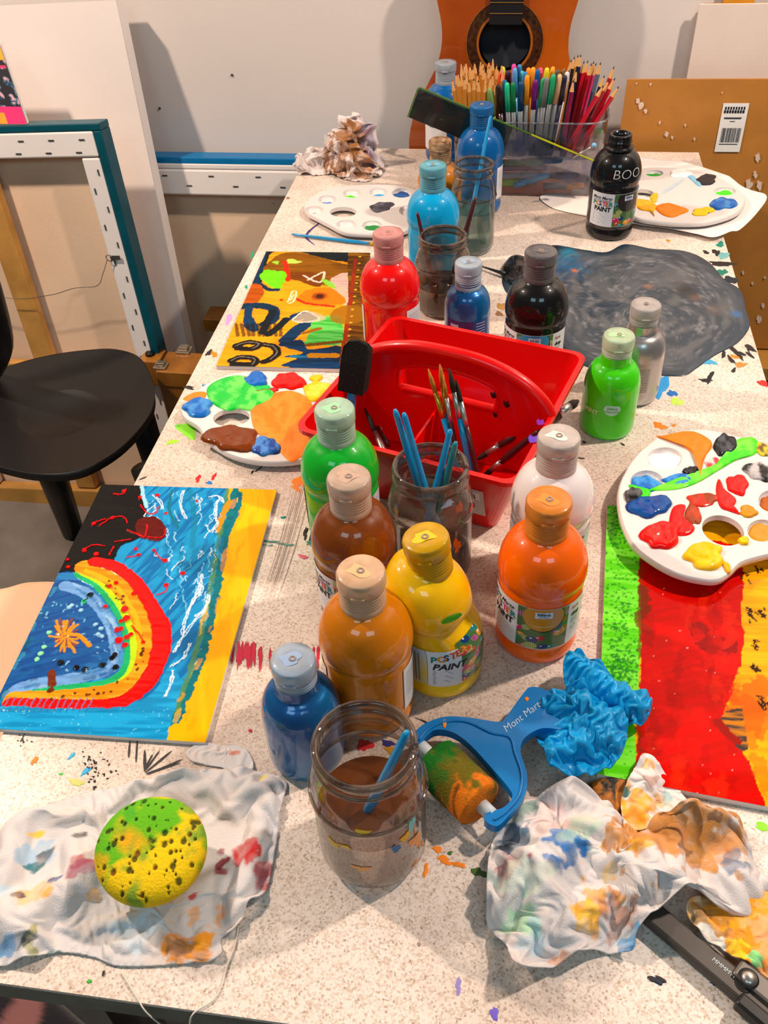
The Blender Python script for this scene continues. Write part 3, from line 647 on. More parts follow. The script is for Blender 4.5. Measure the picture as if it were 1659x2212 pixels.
# beige stool
bs = thing('stool', 'beige round-seated stool at the left edge near the rainbow painting', 'stool', tuple(P(-120, 1450, -.30)[:2])+(0,))
so = cat([tuple(P(x, y, -.30)[:2]) for x, y in [(-330, 1420), (-230, 1320), (-100, 1275), (0, 1266), (60, 1252), (140, 1256), (190, 1300), (180, 1400), (120, 1530), (20, 1660), (-120, 1740), (-280, 1640)]], 6)
TAN = mat('beige_plastic', C(238, 194, 156), .4, var=.05, vscale=6)
V, F = patch_data(so, 8, .006, .15, -.306); n_ = len(so); nV = len(V); low = V[:n_].copy(); low[:, 2] -= .02
mesh('seat', np.concatenate([V, low]), list(F)+[(k, nV+k, nV+(k+1) % n_, (k+1) % n_) for k in range(n_)], TAN, bs, True, None, True)
c0 = so.mean(0)
for dx, dy in ((-.1, -.1), (.1, -.1), (-.1, .1), (.1, .1)): tube('leg', [(c0[0]+dx, c0[1]+dy, T-.325), (c0[0]+dx*1.35, c0[1]+dy*1.35, 0)], [.014, .011], STEEL, bs, 10)
# wooden sketch-box easel
eb = thing('sketch_box_easel', 'wooden sketch-box easel with metal latches under the left table edge', 'easel', (-.62, 1.45, 0))
WOOD = mat('varnished_beech', C(176, 112, 34), .4, coat=.3, col2=C(140, 84, 22), vscale=22)
zt = -.33; A = P(335, 803, zt); B = P(352, 742, zt); 
ux = Vector((1, -.02, 0)).normalized(); uy = (B-A); uy.z = 0; Ly = uy.length; uy = Vector((-ux.y, ux.x, 0))
Ly -= .03
slab('lid', A, ux*.32, uy*Ly, (0, 0, -.035), WOOD, eb, .002); slab('body', A+Vector((.002, .002, -.0355)), ux*.316, uy*(Ly-.004), (0, 0, -.12), WOOD, eb, .002)
for k in (0, 1): slab('leg', A+ux*(.02+.24*k)+uy*.02+Vector((0, 0, -.156)), ux*.022, uy*.03, (0, 0, -(T+zt-.156)), WOOD, eb, .001)
LAT = mat('nickel_latch', C(190, 178, 160), .3, metal=.9)
for (x, y, s_) in ((348, 792, .026), (398, 758, .030)):
    q = P(x, y, zt); l_ = slab('latch', q-ux*s_*.5-uy*s_*.45, ux*s_, uy*s_*.9, (0, 0, .004), LAT, eb, .001)
    slab('catch', q-ux*s_*.3-uy*s_*.2+Vector((0, 0, .0042)), ux*s_*.6, uy*s_*.5, (0, 0, .006), LAT, l_, .001)
slab('rail', P(437, 690, -.36), ux*.2, uy*.06, (0, 0, -.03), WOOD, eb, .002)
q = P(297, 780, -.345)
slab('knob_block', q, ux*.045, uy*.05, (0, 0, -.06), WOOD, eb, .003)
tube('knob', [q+ux*.018+uy*.025, q+ux*.018+uy*.025+Vector((0, 0, .006))], .009, BLKP, eb, 12)
# dark patterned cushion below the near table edge
cu = thing('stool', 'dark cushioned stool with faded pink pattern below the near table corner', 'stool', tuple(P(40, 2230, -.28)[:2])+(0,))
so = cat([tuple(P(x, y, -.28)[:2]) for x, y in [(-160, 2100), (-40, 2118), (60, 2138), (110, 2146), (165, 2190), (215, 2240), (240, 2330), (120, 2430), (-80, 2420), (-190, 2260)]], 6)
V, F = patch_data(so, 14, .03, .35, -.30); nz = fbm(V[:, 0]*26, V[:, 1]*26, 3, 4); w = np.clip((nz-.5)*9, 0, 1)[:, None]; col = np.array(C(32, 28, 34))*(1-w)+np.array(C(150, 96, 92))*w
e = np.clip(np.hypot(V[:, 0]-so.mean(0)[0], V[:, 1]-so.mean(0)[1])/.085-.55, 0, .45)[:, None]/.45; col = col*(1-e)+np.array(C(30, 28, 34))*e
mesh('cushion', V, F, VC_CLOTH, cu, True, col, True)
c0 = so.mean(0); tube('post', [(c0[0], c0[1], T-.30), (c0[0], c0[1], .02)], .025, STEEL, cu, 14); lathe('base', [(0.0, .03), (.03, .028), (.075, .012), (.085, 0)], STEEL, cu, 30)
# ================================================================== bottles
RB, HB, CAPH = .0385, .168, .036
BIG = [(.0, .004), (.55, .0025), (.80, 0), (.90, .0015), (.945, .006), (.95, .013), (.905, .0165), (.90, .0185), (.945, .0215), (.955, .024), (.955, .078), (.945, .081), (.93, .0835), (.955, .086), (.99, .0895), (1.0, .094), (.99, .101), (.955, .108), (.895, .1150), (.81, .1215), (.70, .1265), (.60, .1295), (.53, .131), (.49, .1325), (.455, .134), (.44, .138), (.44, .150)]
SMALL = [(.0, .003), (.6, .002), (.86, 0), (.95, .002), (.99, .006), (1.0, .012), (1.0, .058), (.985, .064), (.95, .0705), (.885, .0765), (.79, .0815), (.68, .0848), (.58, .0862), (.55, .088), (.54, .098)]
def dense(prof, R, Hs=1.0, maxd=.004):
    out = []
    for (r0, z0), (r1, z1) in zip(prof[:-1], prof[1:]):
        k = max(1, int(math.hypot((r1-r0)*R, (z1-z0)*Hs)/maxd))
        for i in range(k): out.append(((r0+(r1-r0)*i/k)*R, (z0+(z1-z0)*i/k)*Hs))
    out.append((prof[-1][0]*R, prof[-1][1]*Hs)); return out
def cap_mat(name, tint): return mat('cap_'+name, tint, .30, trans=.30, ior=1.25, col2=tuple(v*k for v, k in zip(tint, (.80, .74, .70))), vscale=55, coat=.55)
def paintcol(name, col, **k):
    a = dict(rough=.35, coat=.8, var=.06, vscale=25, spec=.15); a.update(k); return mat('paint_'+name, col, **a)
def capm_dot(m, dot):
    'paint film inside the lid: half way between the cap and the paint'
    a = m.node_tree.nodes['Principled BSDF'].inputs['Base Color'].default_value; b = dot.node_tree.nodes['Principled BSDF'].inputs['Base Color'].default_value
    return mat('film_'+m.name+dot.name, tuple(a[i]*.62+b[i]*.38 for i in range(3)), .35, coat=.4)
def cap_parts(par, z, r, h, m, dot, dirty=None, ribs=5, rz=0.0, lid=True):
    hb_ = h*.62 if lid else h
    prof = [(r*.86, z), (r*.98, z), (r*1.0, z+.001)]
    for k in range(ribs):
        zz = z+hb_*(.30+.13*k); prof += [(r*1.0, zz), (r*.965, zz+.0008), (r*.965, zz+.0016), (r*1.0, zz+.0024)]
    prof += [(r*1.0, z+hb_-.0008), (r*.97, z+hb_), (r*.4, z+hb_)]
    lathe('cap', prof, m, par, 40)
    z0 = z+hb_+.0004; L = lathe('lid', [(r*.4, z0), (r*1.03, z0), (r*1.045, z0+.001), (r*1.04, z0+h*.30), (r*1.0, z+h-.0008), (r*.96, z+h), (r*.5, z+h), (r*.30, z+h-.0004), (r*.16, z+h-.0006), (r*.15, z+h+.0002), (r*.11, z+h+.0003), (r*.09, z+h-.0012), (0, z+h-.0014)], m, par, 40)
    L.rotation_euler.z = rz
    tb_ = slab('thumb_tab', (-r*.28, -r*1.12, z0+.0005), (r*.56, 0, 0), (0, r*.14, 0), (0, 0, .0022), m, L, .0006, False)
    V, F = lathe_data([(r*.17, z+h+.0002), (r*.15, z+h+.0010), (r*.10, z+h+.0010), (r*.08, z+h-.0004), (0, z+h-.0006)], 18); mesh('nozzle_ring', V, F, mat('cap_ring', C(150, 130, 118), .4), L, True)
    if dot is not None:
        V, F = lathe_data([(r*.44, z+h+.00012), (r*.30, z+h+.0002), (0, z+h+.0002)], 24); mesh('paint_smear', [(v[0]*(1.1+.35*math.sin(3*math.atan2(v[1], v[0])+par.location.x*90))-r*.1, v[1]*(.8+.3*math.cos(2*math.atan2(v[1], v[0])+par.location.y*70)), v[2]) for v in V], F, capm_dot(m, dot), L, True)
def curved(V, R, a0, z0): return [((R)*math.cos(a0+x/R), (R)*math.sin(a0+x/R), z0+y) for x, y, *_ in V]
def strip(name, par, x0, x1, y0, y1, R, a0, z0, m, sl=0.0, n=8):
    V = [(x0+(x1-x0)*i/n, y+sl*i/n) for y in (y0, y1) for i in range(n+1)]
    return mesh(name, curved(V, R, a0, z0), [(i, i+1, n+2+i, n+1+i) for i in range(n)], m, par, False)
def lettering(par, s, size, R, a0, z0, m, shear=0, bold=0, name='lettering', align='LEFT'):
    V, F = text_mesh(s, size, shear, bold, align); return mesh(name, curved(V, R, a0, z0), F, m, par, False)
LABW = mat('white_label', C(226, 226, 230), .38, coat=.3, var=.05, vscale=40)
CLRS = [C(226, 140, 30), C(30, 60, 110), C(215, 40, 120), C(200, 80, 30), C(20, 130, 130), C(150, 180, 50), C(130, 30, 110), C(230, 160, 40), C(30, 110, 160)]
TXTM = [mat('ink_%d' % i, c, .5) for i, c in enumerate(CLRS)]
def label_patch(par, R, z0, z1, a0, a1, m=None, cols=None, nu=40, nv=24, name='label'):
    g = np.zeros((nv, nu, 3)); 
    for j in range(nv):
        for i in range(nu):
            a = a0+(a1-a0)*i/(nu-1); g[j, i] = (R*math.cos(a), R*math.sin(a), z0+(z1-z0)*j/(nv-1))
    return grid_mesh(name, g, m or LABW, par, cols, False)
def bean_cols(nu, nv, wid, hei, seed):
    rng = random.Random(seed); u, v = np.meshgrid(np.linspace(0, wid, nu), np.linspace(0, hei, nv)); c = np.zeros((nv, nu, 3)); c[:] = C(70, 110, 60)
    pts = [(rng.uniform(0, wid), rng.uniform(0, hei)) for _ in range(26)]
    pal = [C(20, 120, 130), C(196, 84, 28), C(20, 60, 110), C(150, 160, 40), C(206, 30, 100), C(220, 150, 40), C(150, 30, 110), C(30, 130, 120), C(200, 50, 50)]
    for k, (x, y) in enumerate(pts):
        a = rng.uniform(.0035, .0062); b = a*rng.uniform(.55, .8); t = rng.uniform(-.5, .5); du = (u-x)*math.cos(t)+(v-y)*math.sin(t); dv = -(u-x)*math.sin(t)+(v-y)*math.cos(t)
        m_ = (du/a)**2+(dv/b)**2 < 1; c[m_] = pal[k % 9]
        if k % 3 == 0: c[m_ & ((np.mod(u*900, 1.6)-.8)**2+(np.mod(v*900, 1.6)-.8)**2 < .12)] = C(250, 240, 245)
        else: c[((du+.25*a)/(a*.22))**2+((dv-.35*b)/(b*.2))**2 < 1] = C(240, 245, 250)
    return c
def full_label(body, R, face, accent, seed, price=None):
    "wrap label: white panel with lettering, bean picture panel, white side panel"
    z0, z1 = .0245, .0765; w1, w2, w3 = .030, .046, .024; aL = face-(.5*w2+w1)/R; aM = face-.5*w2/R; aR = face+.5*w2/R
    lb = label_patch(body, R, z0, z1, aL-.25, aR+.02+w3/R)
    nu, nv = 150, 160; c = bean_cols(nu, nv, w2, z1-z0, seed)
    u, v = np.meshgrid(np.linspace(-1, 1, nu), np.linspace(0, 1, nv)); m_ = (u/.78)**2+((v-.80)/.34)**2 < 1; m2 = ((u-.03)/.80)**2+((v-.785)/.35)**2 < 1; c[m2] = C(40, 30, 20); c[m_] = accent
    label_patch(lb, R+.0002, z0+.0008, z1-.0004, aM, aR, VC_GLOSS, c, nu, nv, 'picture_panel')
    t0 = .0335
    lettering(lb, 'Mont Marte', .0066, R+.0003, aL-.16, z0+.0425, INK, .35, .012)
    strip('underline', lb, 0, .030, 0, .0006, R+.0003, aL-.14, z0+.0405, INK)
    x = 0
    for i, ch_ in enumerate('POSTER'):
        lettering(lb, ch_, .0098, R+.0003, aL-.12+x/R, z0+.0325, TXTM[[4, 0, 1, 2, 3, 4][i]], 0, .035); x += .0054 if ch_ != 'T' else .0050
    lettering(lb, 'PAINT', .0098, R+.0003, aL-.12+.003/R, z0+.0240, INK, 0, .035)
    for k in range(8): mesh('small_print', curved([(0, 0), (.012+.010*((k*37) % 7)/7, 0), (.012+.010*((k*37) % 7)/7, .0005), (0, .0005)], R+.0003, aL-.06, z0+.0200-.0022*k), [(0, 1, 2, 3)], mat('grey_ink', C(120, 120, 126), .5), lb, False)
    sx = aM+.5*w2/R; st_ = label_patch(lb, R+.0005, z1-.011, z1-.0035, sx-.0075/R, sx+.0075/R, mat('pale_sticker', C(214, 222, 238), .4), None, 6, 3, 'volume_sticker')
    if price: lettering(st_, price, .0052, R+.0008, sx-.0005/R, z1-.009, INK, .1, .01, 'lettering', 'CENTER')
    else:
        lettering(st_, '500mL', .0044, R+.0008, sx, z1-.0075, INK, 0, .03, 'lettering', 'CENTER'); lettering(st_, '16.9 US fl.oz', .0019, R+.0008, sx, z1-.0100, INK, 0, .02, 'lettering', 'CENTER')
        lettering(lb, 'orange yellow', .0030, R+.0006, sx, z0+.030, mat('pale_ink', C(240, 215, 170), .5), .2, 0, 'lettering', 'CENTER') if seed == 11 else None
    a3 = aR+.10
    lettering(lb, 'lcre', .0058, R+.0003, a3, z1-.009, mat('red_ink', C(190, 60, 40), .5), 0, .02); lettering(lb, 'dop', .0068, R+.0003, a3, z1-.0175, INK, 0, .04)
    for k in range(4): strip('small_print', lb, 0, .009, 0, .0006, R+.0003, a3, z1-.021-.002*k, MATS['grey_ink'])
    rg_ = [(.0035+.0030*math.cos(t)*q, -.033+.0030*math.sin(t)*q) for q in (1, .82) for t in np.linspace(0, 6.283, 20, endpoint=False)]
    mesh('no_infants_mark', curved(rg_, R+.0003, a3+.02, z1), [(k, (k+1) % 20, 20+(k+1) % 20, 20+k) for k in range(20)], INK, lb, False)
    return lb
def side_labels(body, R, z0, z1, spans, m=None):
    for a0, a1 in spans:
        lb = label_patch(body, R, z0, z1, a0, a1, m)
        for k in range(9): strip('small_print', lb, 0, (a1-a0)*R*.7, 0, .0006, R+.0003, a0+.08, z1-.008-.0035*k, mat('grey_ink', C(120, 120, 126), .5))
FACE = -math.pi/2
def bottle(name, top, col, pm, label, capm, dot=None, kind='big', lab=None, rz=0.0, capless=False, deform=None, capdirt=None, H=None, R=None, caph=None, ribs=5):
    big = kind == 'big'; H = H or (HB if big else .121); R = R or (RB if big else .0300); caph = caph or (CAPH if big else .036)
    p = P(top[0], top[1], H if not capless else H-.016); t = thing(name, label, 'bottle', (p.x, p.y, T+.0005), rz)
    Hs = (H-caph)/(.132 if big else .085) if not capless else (H-CAPH)/.132
    body = lathe('body', dense(BIG if big else SMALL, R, Hs), pm, t, 64, deform)
    if not capless: cap_parts(t, (H-caph), R*.475 if big else .0168, caph, capm, dot, None, ribs, .3*rz)
    return t, body
WHITECAP = C(222, 205, 200)
def cm(n, *rgb): return cap_mat(n, C(*rgb))
# near to far; labels on the faces that the photograph shows
t, b = bottle('paint_bottle', (1187, 1080), None, paintcol('orange', C(252, 102, 0)), 'orange poster paint bottle with bean-print label, right of the yellow one', cm('orange', 240, 150, 60), paintcol('orange', None)); full_label(b, RB*.955+.0006, FACE+.10, C(214, 138, 20), 11)
t, b = bottle('paint_bottle', (779, 1234), None, paintcol('ochre', C(228, 134, 0), col2=C(200, 112, 0), vscale=12), 'mustard ochre paint bottle with blank front behind the open water jar', cm('ochre', 236, 196, 158), paintcol('ochre', None)); side_labels(b, RB*.955+.0006, .0245, .0765, ((FACE-1.75, FACE-.95), (FACE+1.05, FACE+1.75)))
t, b = bottle('paint_bottle', (753, 1030), None, paintcol('brown', C(132, 66, 8), col2=C(110, 50, 4), vscale=30), 'dark brown poster paint bottle between green and ochre bottles', cm('brown', 216, 190, 170), paintcol('brown', None)); full_label(b, RB*.955+.0006, FACE+.22, C(120, 62, 10), 12)
t, b = bottle('paint_bottle', (722, 882), None, paintcol('glitter_green', C(8, 190, 56), col2=C(24, 168, 30), vscale=14), 'sparkly green paint bottle beside the red caddy', cm('green', 190, 226, 200), paintcol('glitter_green', None)); side_labels(b, RB*.955+.0006, .0245, .0765, ((FACE-2.3, FACE-1.2), (FACE+.80, FACE+1.6)))
t, b = bottle('paint_bottle', (1208, 942), None, paintcol('white', C(238, 228, 226), var=.03), 'white paint bottle behind the orange one, right of the red caddy', cm('white', 218, 206, 200), mat('smeared_cap', C(190, 220, 210), .5)); lbw = label_patch(b, RB*.955+.0006, .0245, .0765, FACE-1.5, FACE+1.5); lettering(lbw, 'lcre', .0058, RB*.955+.001, FACE+.75, .068, INK, 0, .02); lettering(lbw, 'dop', .0068, RB*.955+.001, FACE+.75, .059, INK, 0, .04)
def dent(v):
    z = v.z/HB; s = max(0.0, min(1.0, (z-.30)/.35)); s = s*s*(3-2*s)
    v.x += -.010*s; a = math.atan2(v.y, v.x); g = math.exp(-((z-.50)/.09)**2)*max(0, math.cos(a+.55))**2
    k = 1-.34*g; v.y *= 1-.14*g; v.x *= k if v.x > 0 else 1; v.z -= .012*s*max(-1, min(1, v.x/RB))
    v.z -= .004*s
    return v
t, b = bottle('paint_bottle', (952, 1152), None, paintcol('yellow', C(252, 208, 0), col2=C(240, 174, 0), vscale=14), 'dented bright yellow paint bottle with crooked smeared label', cm('yellow', 226, 176, 20), paintcol('yellow', None), deform=dent)
for o in t.children:
    if o.name.startswith(('cap', 'lid')): o.location = (.0095, 0, -.004); o.rotation_euler = (0, -.13, 0)
R_ = RB*.955+.0007
def ylab(V): return [tuple(dent(Vector((v[0]*1.012, v[1]*1.012, v[2])))) for v in V]
def ydef(o):
    for v in o.data.vertices: v.co = dent(Vector((v.co.x*1.01, v.co.y*1.01, v.co.z)))
for (a0, a1, mm) in ((FACE-1.2, FACE-.20, mat('crinkled_label', C(196, 202, 214), .4, col2=C(226, 190, 60), vscale=30)), (FACE-.19, FACE+.62, LABW)):
    lb = label_patch(b, R_, .022, .068, a0, a1, mm)
    if mm is not LABW:
        for k in range(9): ydef(strip('small_print', lb, 0, .0011, 0, .036, R_+.0004, a0+.12+.085*k, .026, MATS['grey_ink']))
    else:
        x = 0
        for i, ch_ in enumerate('POSTER'):
            ydef(lettering(lb, ch_, .0105, R_+.0004, a0+.06+x/R_, .054+x*.25, TXTM[[4, 0, 1, 3, 3, 0][i]], .15, .035)); x += .0056
        ydef(lettering(lb, 'PAINT', .0105, R_+.0004, a0+.10, .045, INK, .25, .03))
        for k in range(9): ydef(mesh('small_print', curved([(0, 0), (.017-.006*((k*5) % 3)/3, .003), (.017-.006*((k*5) % 3)/3, .0036), (0, .0006)], R_+.0004, a0+.12, .042-.0021*k), [(0, 1, 2, 3)], MATS['grey_ink'], lb, False))
    ydef(lb)
nu, nv = 110, 110; lb = label_patch(b, R_+.0002, .024, .074, FACE+.60, FACE+1.45, VC_GLOSS, bean_cols(nu, nv, .034, .05, 31), nu, nv, 'picture_panel'); ydef(lb)
V, F = lathe_data([(.004, 0), (.0025, .0005), (0, .0006)], 12); sm = mesh('paint_smear', [(v[0]*2.4, v[1]*.7, v[2]) for v in V], F, paintcol('smear_green', C(80, 170, 20)), b); sm.location = (.012, -.0330, .106); sm.rotation_euler = (1.15, -.5, .25)
# small 250 ml bottles
MB = paintcol('metallic_blue', C(0, 112, 166), rough=.30, metal=.3, col2=C(24, 84, 146), vscale=14)
t, b = bottle('paint_bottle', (632, 1424), None, MB, 'pearly dark blue paint bottle standing left of the front jar', cm('blue', 178, 196, 216), mat('blue_smear', C(40, 96, 170), .4), 'small', R=.0318, H=.122)
t, b = bottle('paint_bottle', (1012, 566), None, MB, 'pearly blue paint bottle with purple label behind the red caddy', cm('blue2', 186, 202, 218), MATS['blue_smear'], 'small'); lb = label_patch(b, .0303, .018, .052, FACE-.9, FACE+.35, mat('purple_label', C(84, 26, 96), .4)); mat('pale_print', C(210, 200, 214), .5); strip('small_print', lb, 0, .012, 0, .004, .0307, FACE-.7, .043, MATS['pale_print'])
lb = label_patch(b, .0303, .018, .052, FACE+.40, FACE+1.1, mat('blue_label_print', C(40, 70, 130), .4))
for k in range(5): strip('small_print', lb, 0, .014, 0, .0009, .0307, FACE+.45, .048-.004*k, MATS['pale_print'])
LG = paintcol('fluoro_green', C(70, 226, 10), col2=C(56, 190, 6), vscale=10)
t, b = bottle('paint_bottle', (1338, 724), None, LG, 'fluorescent lime green paint bottle with pale round sticker right of the caddy', cm('lime', 204, 232, 196), LG, 'small', R=.0315, H=.124)
g = [(q*.0095*math.cos(a)*(1 if math.sin(a) < .3 else .95), q*.0085*max(-1, min(.62, math.sin(a)))) for q in (1, .8, .6, .4, .2) for a in np.linspace(0, 6.283, 40, endpoint=False)]
ls = mesh('round_sticker', curved(g, .0319, FACE+.02, .046), [(i*40+k, i*40+(k+1) % 40, (i+1)*40+(k+1) % 40, (i+1)*40+k) for i in range(4) for k in range(40)]+[tuple(160+k for k in range(40))], mat('mint_sticker', C(176, 224, 190), .4), b, False)
lettering(ls, '350mL', .0046, .0322, FACE+.02, .0455, mat('green_print', C(90, 160, 110), .5), 0, .02, 'lettering', 'CENTER'); lettering(ls, 'Brilliant Green', .0028, .0322, FACE+.02, .0418, MATS['green_print'], 0, .02, 'lettering', 'CENTER')
lettering(b, 'PAINT', .008, .0322, FACE-1.15, .036, mat('pale_green_print', C(190, 230, 150), .5), 0, .03)
t, b = bottle('paint_bottle', (1396, 657), None, paintcol('silver', C(176, 172, 172), rough=.3, metal=.75), 'silver metallic paint bottle standing behind the lime green one', cm('silver', 200, 194, 192), None, 'small', R=.0315, H=.124)
for k in range(14): strip('small_print', b, 0, .020, 0, .0005, .0318, FACE-.2, .054-.0024*k, mat('silver_print', C(150, 140, 140), .5))
# far bottles
t, b = bottle('paint_bottle', (838, 502), None, paintcol('red', C(232, 4, 2)), 'bright red paint bottle behind the red caddy', cm('red', 226, 160, 156), paintcol('red', None)); side_labels(b, RB*.955+.0006, .0245, .0765, ((FACE-1.9, FACE-1.05), (FACE+.72, FACE+1.6)))
BLKPT = paintcol('black', C(16, 14, 16), var=.3)
t, b = bottle('paint_bottle', (1169, 542), None, BLKPT, 'capped black paint bottle with price sticker behind the red caddy', cm('black', 112, 110, 114), mat('black_smear', C(40, 40, 42), .4)); full_label(b, RB*.955+.0006, FACE+.0, C(60, 150, 200), 13, '$9.95')
t, b = bottle('paint_bottle', (1341, 292), None, BLKPT, 'uncapped black paint bottle with BOO written on its shoulder', None, None, capless=True); full_label(b, RB*.955+.0006, FACE+.62, C(40, 36, 34), 14)
NK = (HB-CAPH); rr_ = RB*.44
lathe('neck', [(rr_, NK-.002), (rr_*1.28, NK+.001), (rr_*1.28, NK+.004), (rr_, NK+.005), (rr_, NK+.010), (rr_*1.08, NK+.011), (rr_*1.08, NK+.013), (rr_, NK+.014), (rr_, NK+.020), (rr_*.98, NK+.022), (rr_*.78, NK+.022), (rr_*.76, NK+.012), (rr_*.7, NK+.006), (0, NK+.006)], BLKPT, t, 40)
V, F = text_mesh('BOO', .021, .12, -.022); wv = []
for x, y, z in V:
    zz = .100+y*.9; x *= .9; r = np.interp(zz, [p[1] for p in BIG], [p[0] for p in BIG])*RB+.0004; a = FACE-.22+x/(RB*.86); wv.append((r*math.cos(a), r*math.sin(a), zz))
mesh('handwriting', wv, F, mat('white_marker', C(214, 214, 216), .5), b, False)
t, b = bottle('paint_bottle', (935, 356), None, paintcol('cyan', C(0, 166, 222), col2=C(0, 152, 208)), 'sky blue paint bottle with an orange fleck at the far end', cm('cyan', 110, 190, 210), paintcol('cyan', None))
V, F = lathe_data([(.0045, 0), (.003, .0006), (0, .0008)], 14); sm = mesh('paint_smear', V, F, paintcol('orange', None), b); sm.location = (-.008, -.0345, .106); sm.rotation_euler = (1.0, -.2, 0)
OCH2 = paintcol('amber', C(204, 126, 6), col2=C(150, 86, 4), vscale=18)
t, b = bottle('paint_bottle', (951, 303), None, OCH2, 'amber paint bottle with crusted cap behind the sky blue bottle', mat('crusted_cap', C(196, 160, 120), .6, col2=C(80, 46, 20), vscale=70), None, H=.142, R=.036); side_labels(b, .036*.955+.0006, .021, .060, ((FACE-1.5, FACE-.4),))
BLU2 = paintcol('cobalt', C(0, 96, 164), col2=C(0, 80, 146))
t, b = bottle('paint_bottle', (1041, 226), None, BLU2, 'cobalt blue paint bottle with blue cap in front of the pencil tub', mat('blue_cap', C(14, 92, 150), .4, coat=.3, var=.15), None); side_labels(b, RB*.955+.0006, .0245, .0765, ((FACE+.9, FACE+1.5),))
t, b = bottle('paint_bottle', (963, 134), None, BLU2, 'blue paint bottle with frosted cap left of the guitar', cm('frost', 176, 190, 206), None, ribs=5); lb = label_patch(b, RB*.955+.0006, .0245, .0765, FACE-1.3, FACE+.15)
lettering(lb, 'POSTER', .008, RB*.955+.001, FACE-.9, .066, INK, 0, .03)
# ================================================================== jars and brushes
JARP = [(.0, .003), (.80, .003), (.93, .004), (.99, .010), (1.0, .020), (1.0, .085), (1.02, .087), (1.02, .089), (1.0, .092), (.985, .100), (.93, .108), (.865, .113), (.835, .116), (.835, .119), (.87, .1205), (.87, .1235), (.835, .125), (.835, .130), (.86, .1315), (.862, .1345), (.84, .136), (.80, .135), (.79, .131), (.79, .122)]
def jar(top, R, H, label, glass, level, liquid, rz=0):
    p = P(top[0], top[1], H); t = thing('glass_jar', label, 'jar', (p.x, p.y, T+.0005), rz); s = H/.136
    lathe('glass', dense([(r, z*s) for r, z in JARP], R, 1, .005), glass, t, 56)
    RIMG = clear_mat('thick_rim_glass', (.62, .57, .52), .30, C(150, 128, 112), 50, .03)
    for zr_, rr_, th_ in ((.1335, .835, .0026), (.122, .865, .0016), (.088, 1.015, .0016)): tube('rim' if zr_ > .13 else 'ridge', [(R*rr_*math.cos(a), R*rr_*math.sin(a), zr_*s) for a in np.linspace(0, 2*math.pi, 49)], th_, RIMG, t, 10, False)
    if liquid:
        lathe('liquid', [(.0, .0078*s), (.78*R, .0078*s), (.92*R, .0105*s), (.955*R, .020*s), (.955*R, level-.0004)], liquid[0], t, 48); lathe('liquid_surface', [(.953*R, level), (.5*R, level), (0, level)], liquid[1], t, 48)
    return t
GLASS = clear_mat('jar_glass', (.95, .96, .95), .12, C(176, 150, 136)); GLASSD = clear_mat('jar_glass_stained', (.86, .86, .84), .42, C(140, 124, 112), 34); GLASSK = clear_mat('jar_glass_sooty', (.66, .60, .54), .85, C(140, 120, 106), 26); GLASSG = clear_mat('jar_glass_green', (.84, .90, .90), .14, C(130, 150, 150))
def liq(n, c, c2, k=.5, tint=(.8, .68, .58)): return clear_mat('murky_'+n, tint, k, c2, 18), mat('water_'+n, c, .25, var=.2, vscale=14, coat=.15)
j1 = jar((787, 1604), .0405, .136, 'open glass jar of brown paint water at the front of the table', GLASS, .060, liq('brown', C(96, 48, 14), C(166, 116, 84), .46, (.90, .80, .72)))
j2 = jar((930, 1005), .0395, .132, 'paint-smeared glass jar of blue-handled brushes beside the yellow bottle', GLASSD, .022, liq('grey', C(80, 76, 76), C(66, 70, 76), .7))
j3 = jar((957, 508), .0370, .110, 'sooty grey-stained glass jar with two maroon brush handles', GLASSK, .040, liq('sooty', C(70, 58, 44), C(110, 88, 40), .8))
j4 = jar((1024, 352), .0335, .135, 'tall glass jar of murky green water with one blue brush', GLASSG, .066, liq('green', C(66, 90, 80), C(84, 110, 96), .8, (.7, .8, .75)))
def smear(par, R, a, z, w, h, m, seed):
    rng = random.Random(seed); ph = [rng.uniform(0, 6.28) for _ in range(4)]; n = 26; V = []
    for q in (1, .7, .4, .12):
        for k in range(n):
            t = 2*math.pi*k/n; s = q*(1+.28*math.sin(2*t+ph[0])+.22*math.sin(3*t+ph[1])+.16*math.sin(5*t+ph[2])+.12*math.sin(8*t+ph[3])); V.append((w*.5*s*math.cos(t), h*.6*s*math.sin(t)))
    F = [(i*n+k, i*n+(k+1) % n, (i+1)*n+(k+1) % n, (i+1)*n+k) for i in range(3) for k in range(n)]+[tuple(3*n+k for k in range(n))]
    return mesh('paint_smear', curved(V, R, a, z), F, m, par, True)
for (a, z, w, h_, c) in ((-2.1, .062, .010, .004, C(236, 190, 60)), (-1.85, .066, .007, .003, C(236, 190, 60)), (-.75, .068, .006, .008, C(240, 176, 20)), (-.6, .078, .006, .012, C(120, 190, 190)), (-.95, .060, .007, .005, C(40, 110, 170)), (-1.5, .092, .012, .003, C(240, 200, 40)), (2.6, .122, .007, .008, C(236, 140, 30)), (1.9, .128, .012, .003, C(40, 90, 150)), (-.5, .05, .012, .01, C(230, 150, 90)), (-1.6, .04, .01, .005, C(232, 160, 90))):
    smear(j1, .0410 if z < .1 else .0354, a, z, w*1.1, h_*1.3, mat('smear_%d' % int(c[0]*999+c[1]*77), c, .5), int(z*9e4))
for (a, z, w, h_, c) in ((-1.0, .112, .012, .006, C(150, 190, 226)), (-.6, .10, .008, .012, C(210, 90, 30)), (2.2, .118, .012, .008, C(150, 190, 226)), (-.8, .060, .010, .012, C(220, 110, 20)), (-1.9, .07, .01, .018, C(60, 100, 150)), (.4, .124, .02, .005, C(206, 50, 40)), (-.2, .09, .01, .01, C(190, 70, 40))):
    smear(j2, .0400 if z < .095 else .0350, a, z, w, h_, mat('smear_%d' % int(c[0]*999+c[1]*77), c, .5), int(z*9e4))
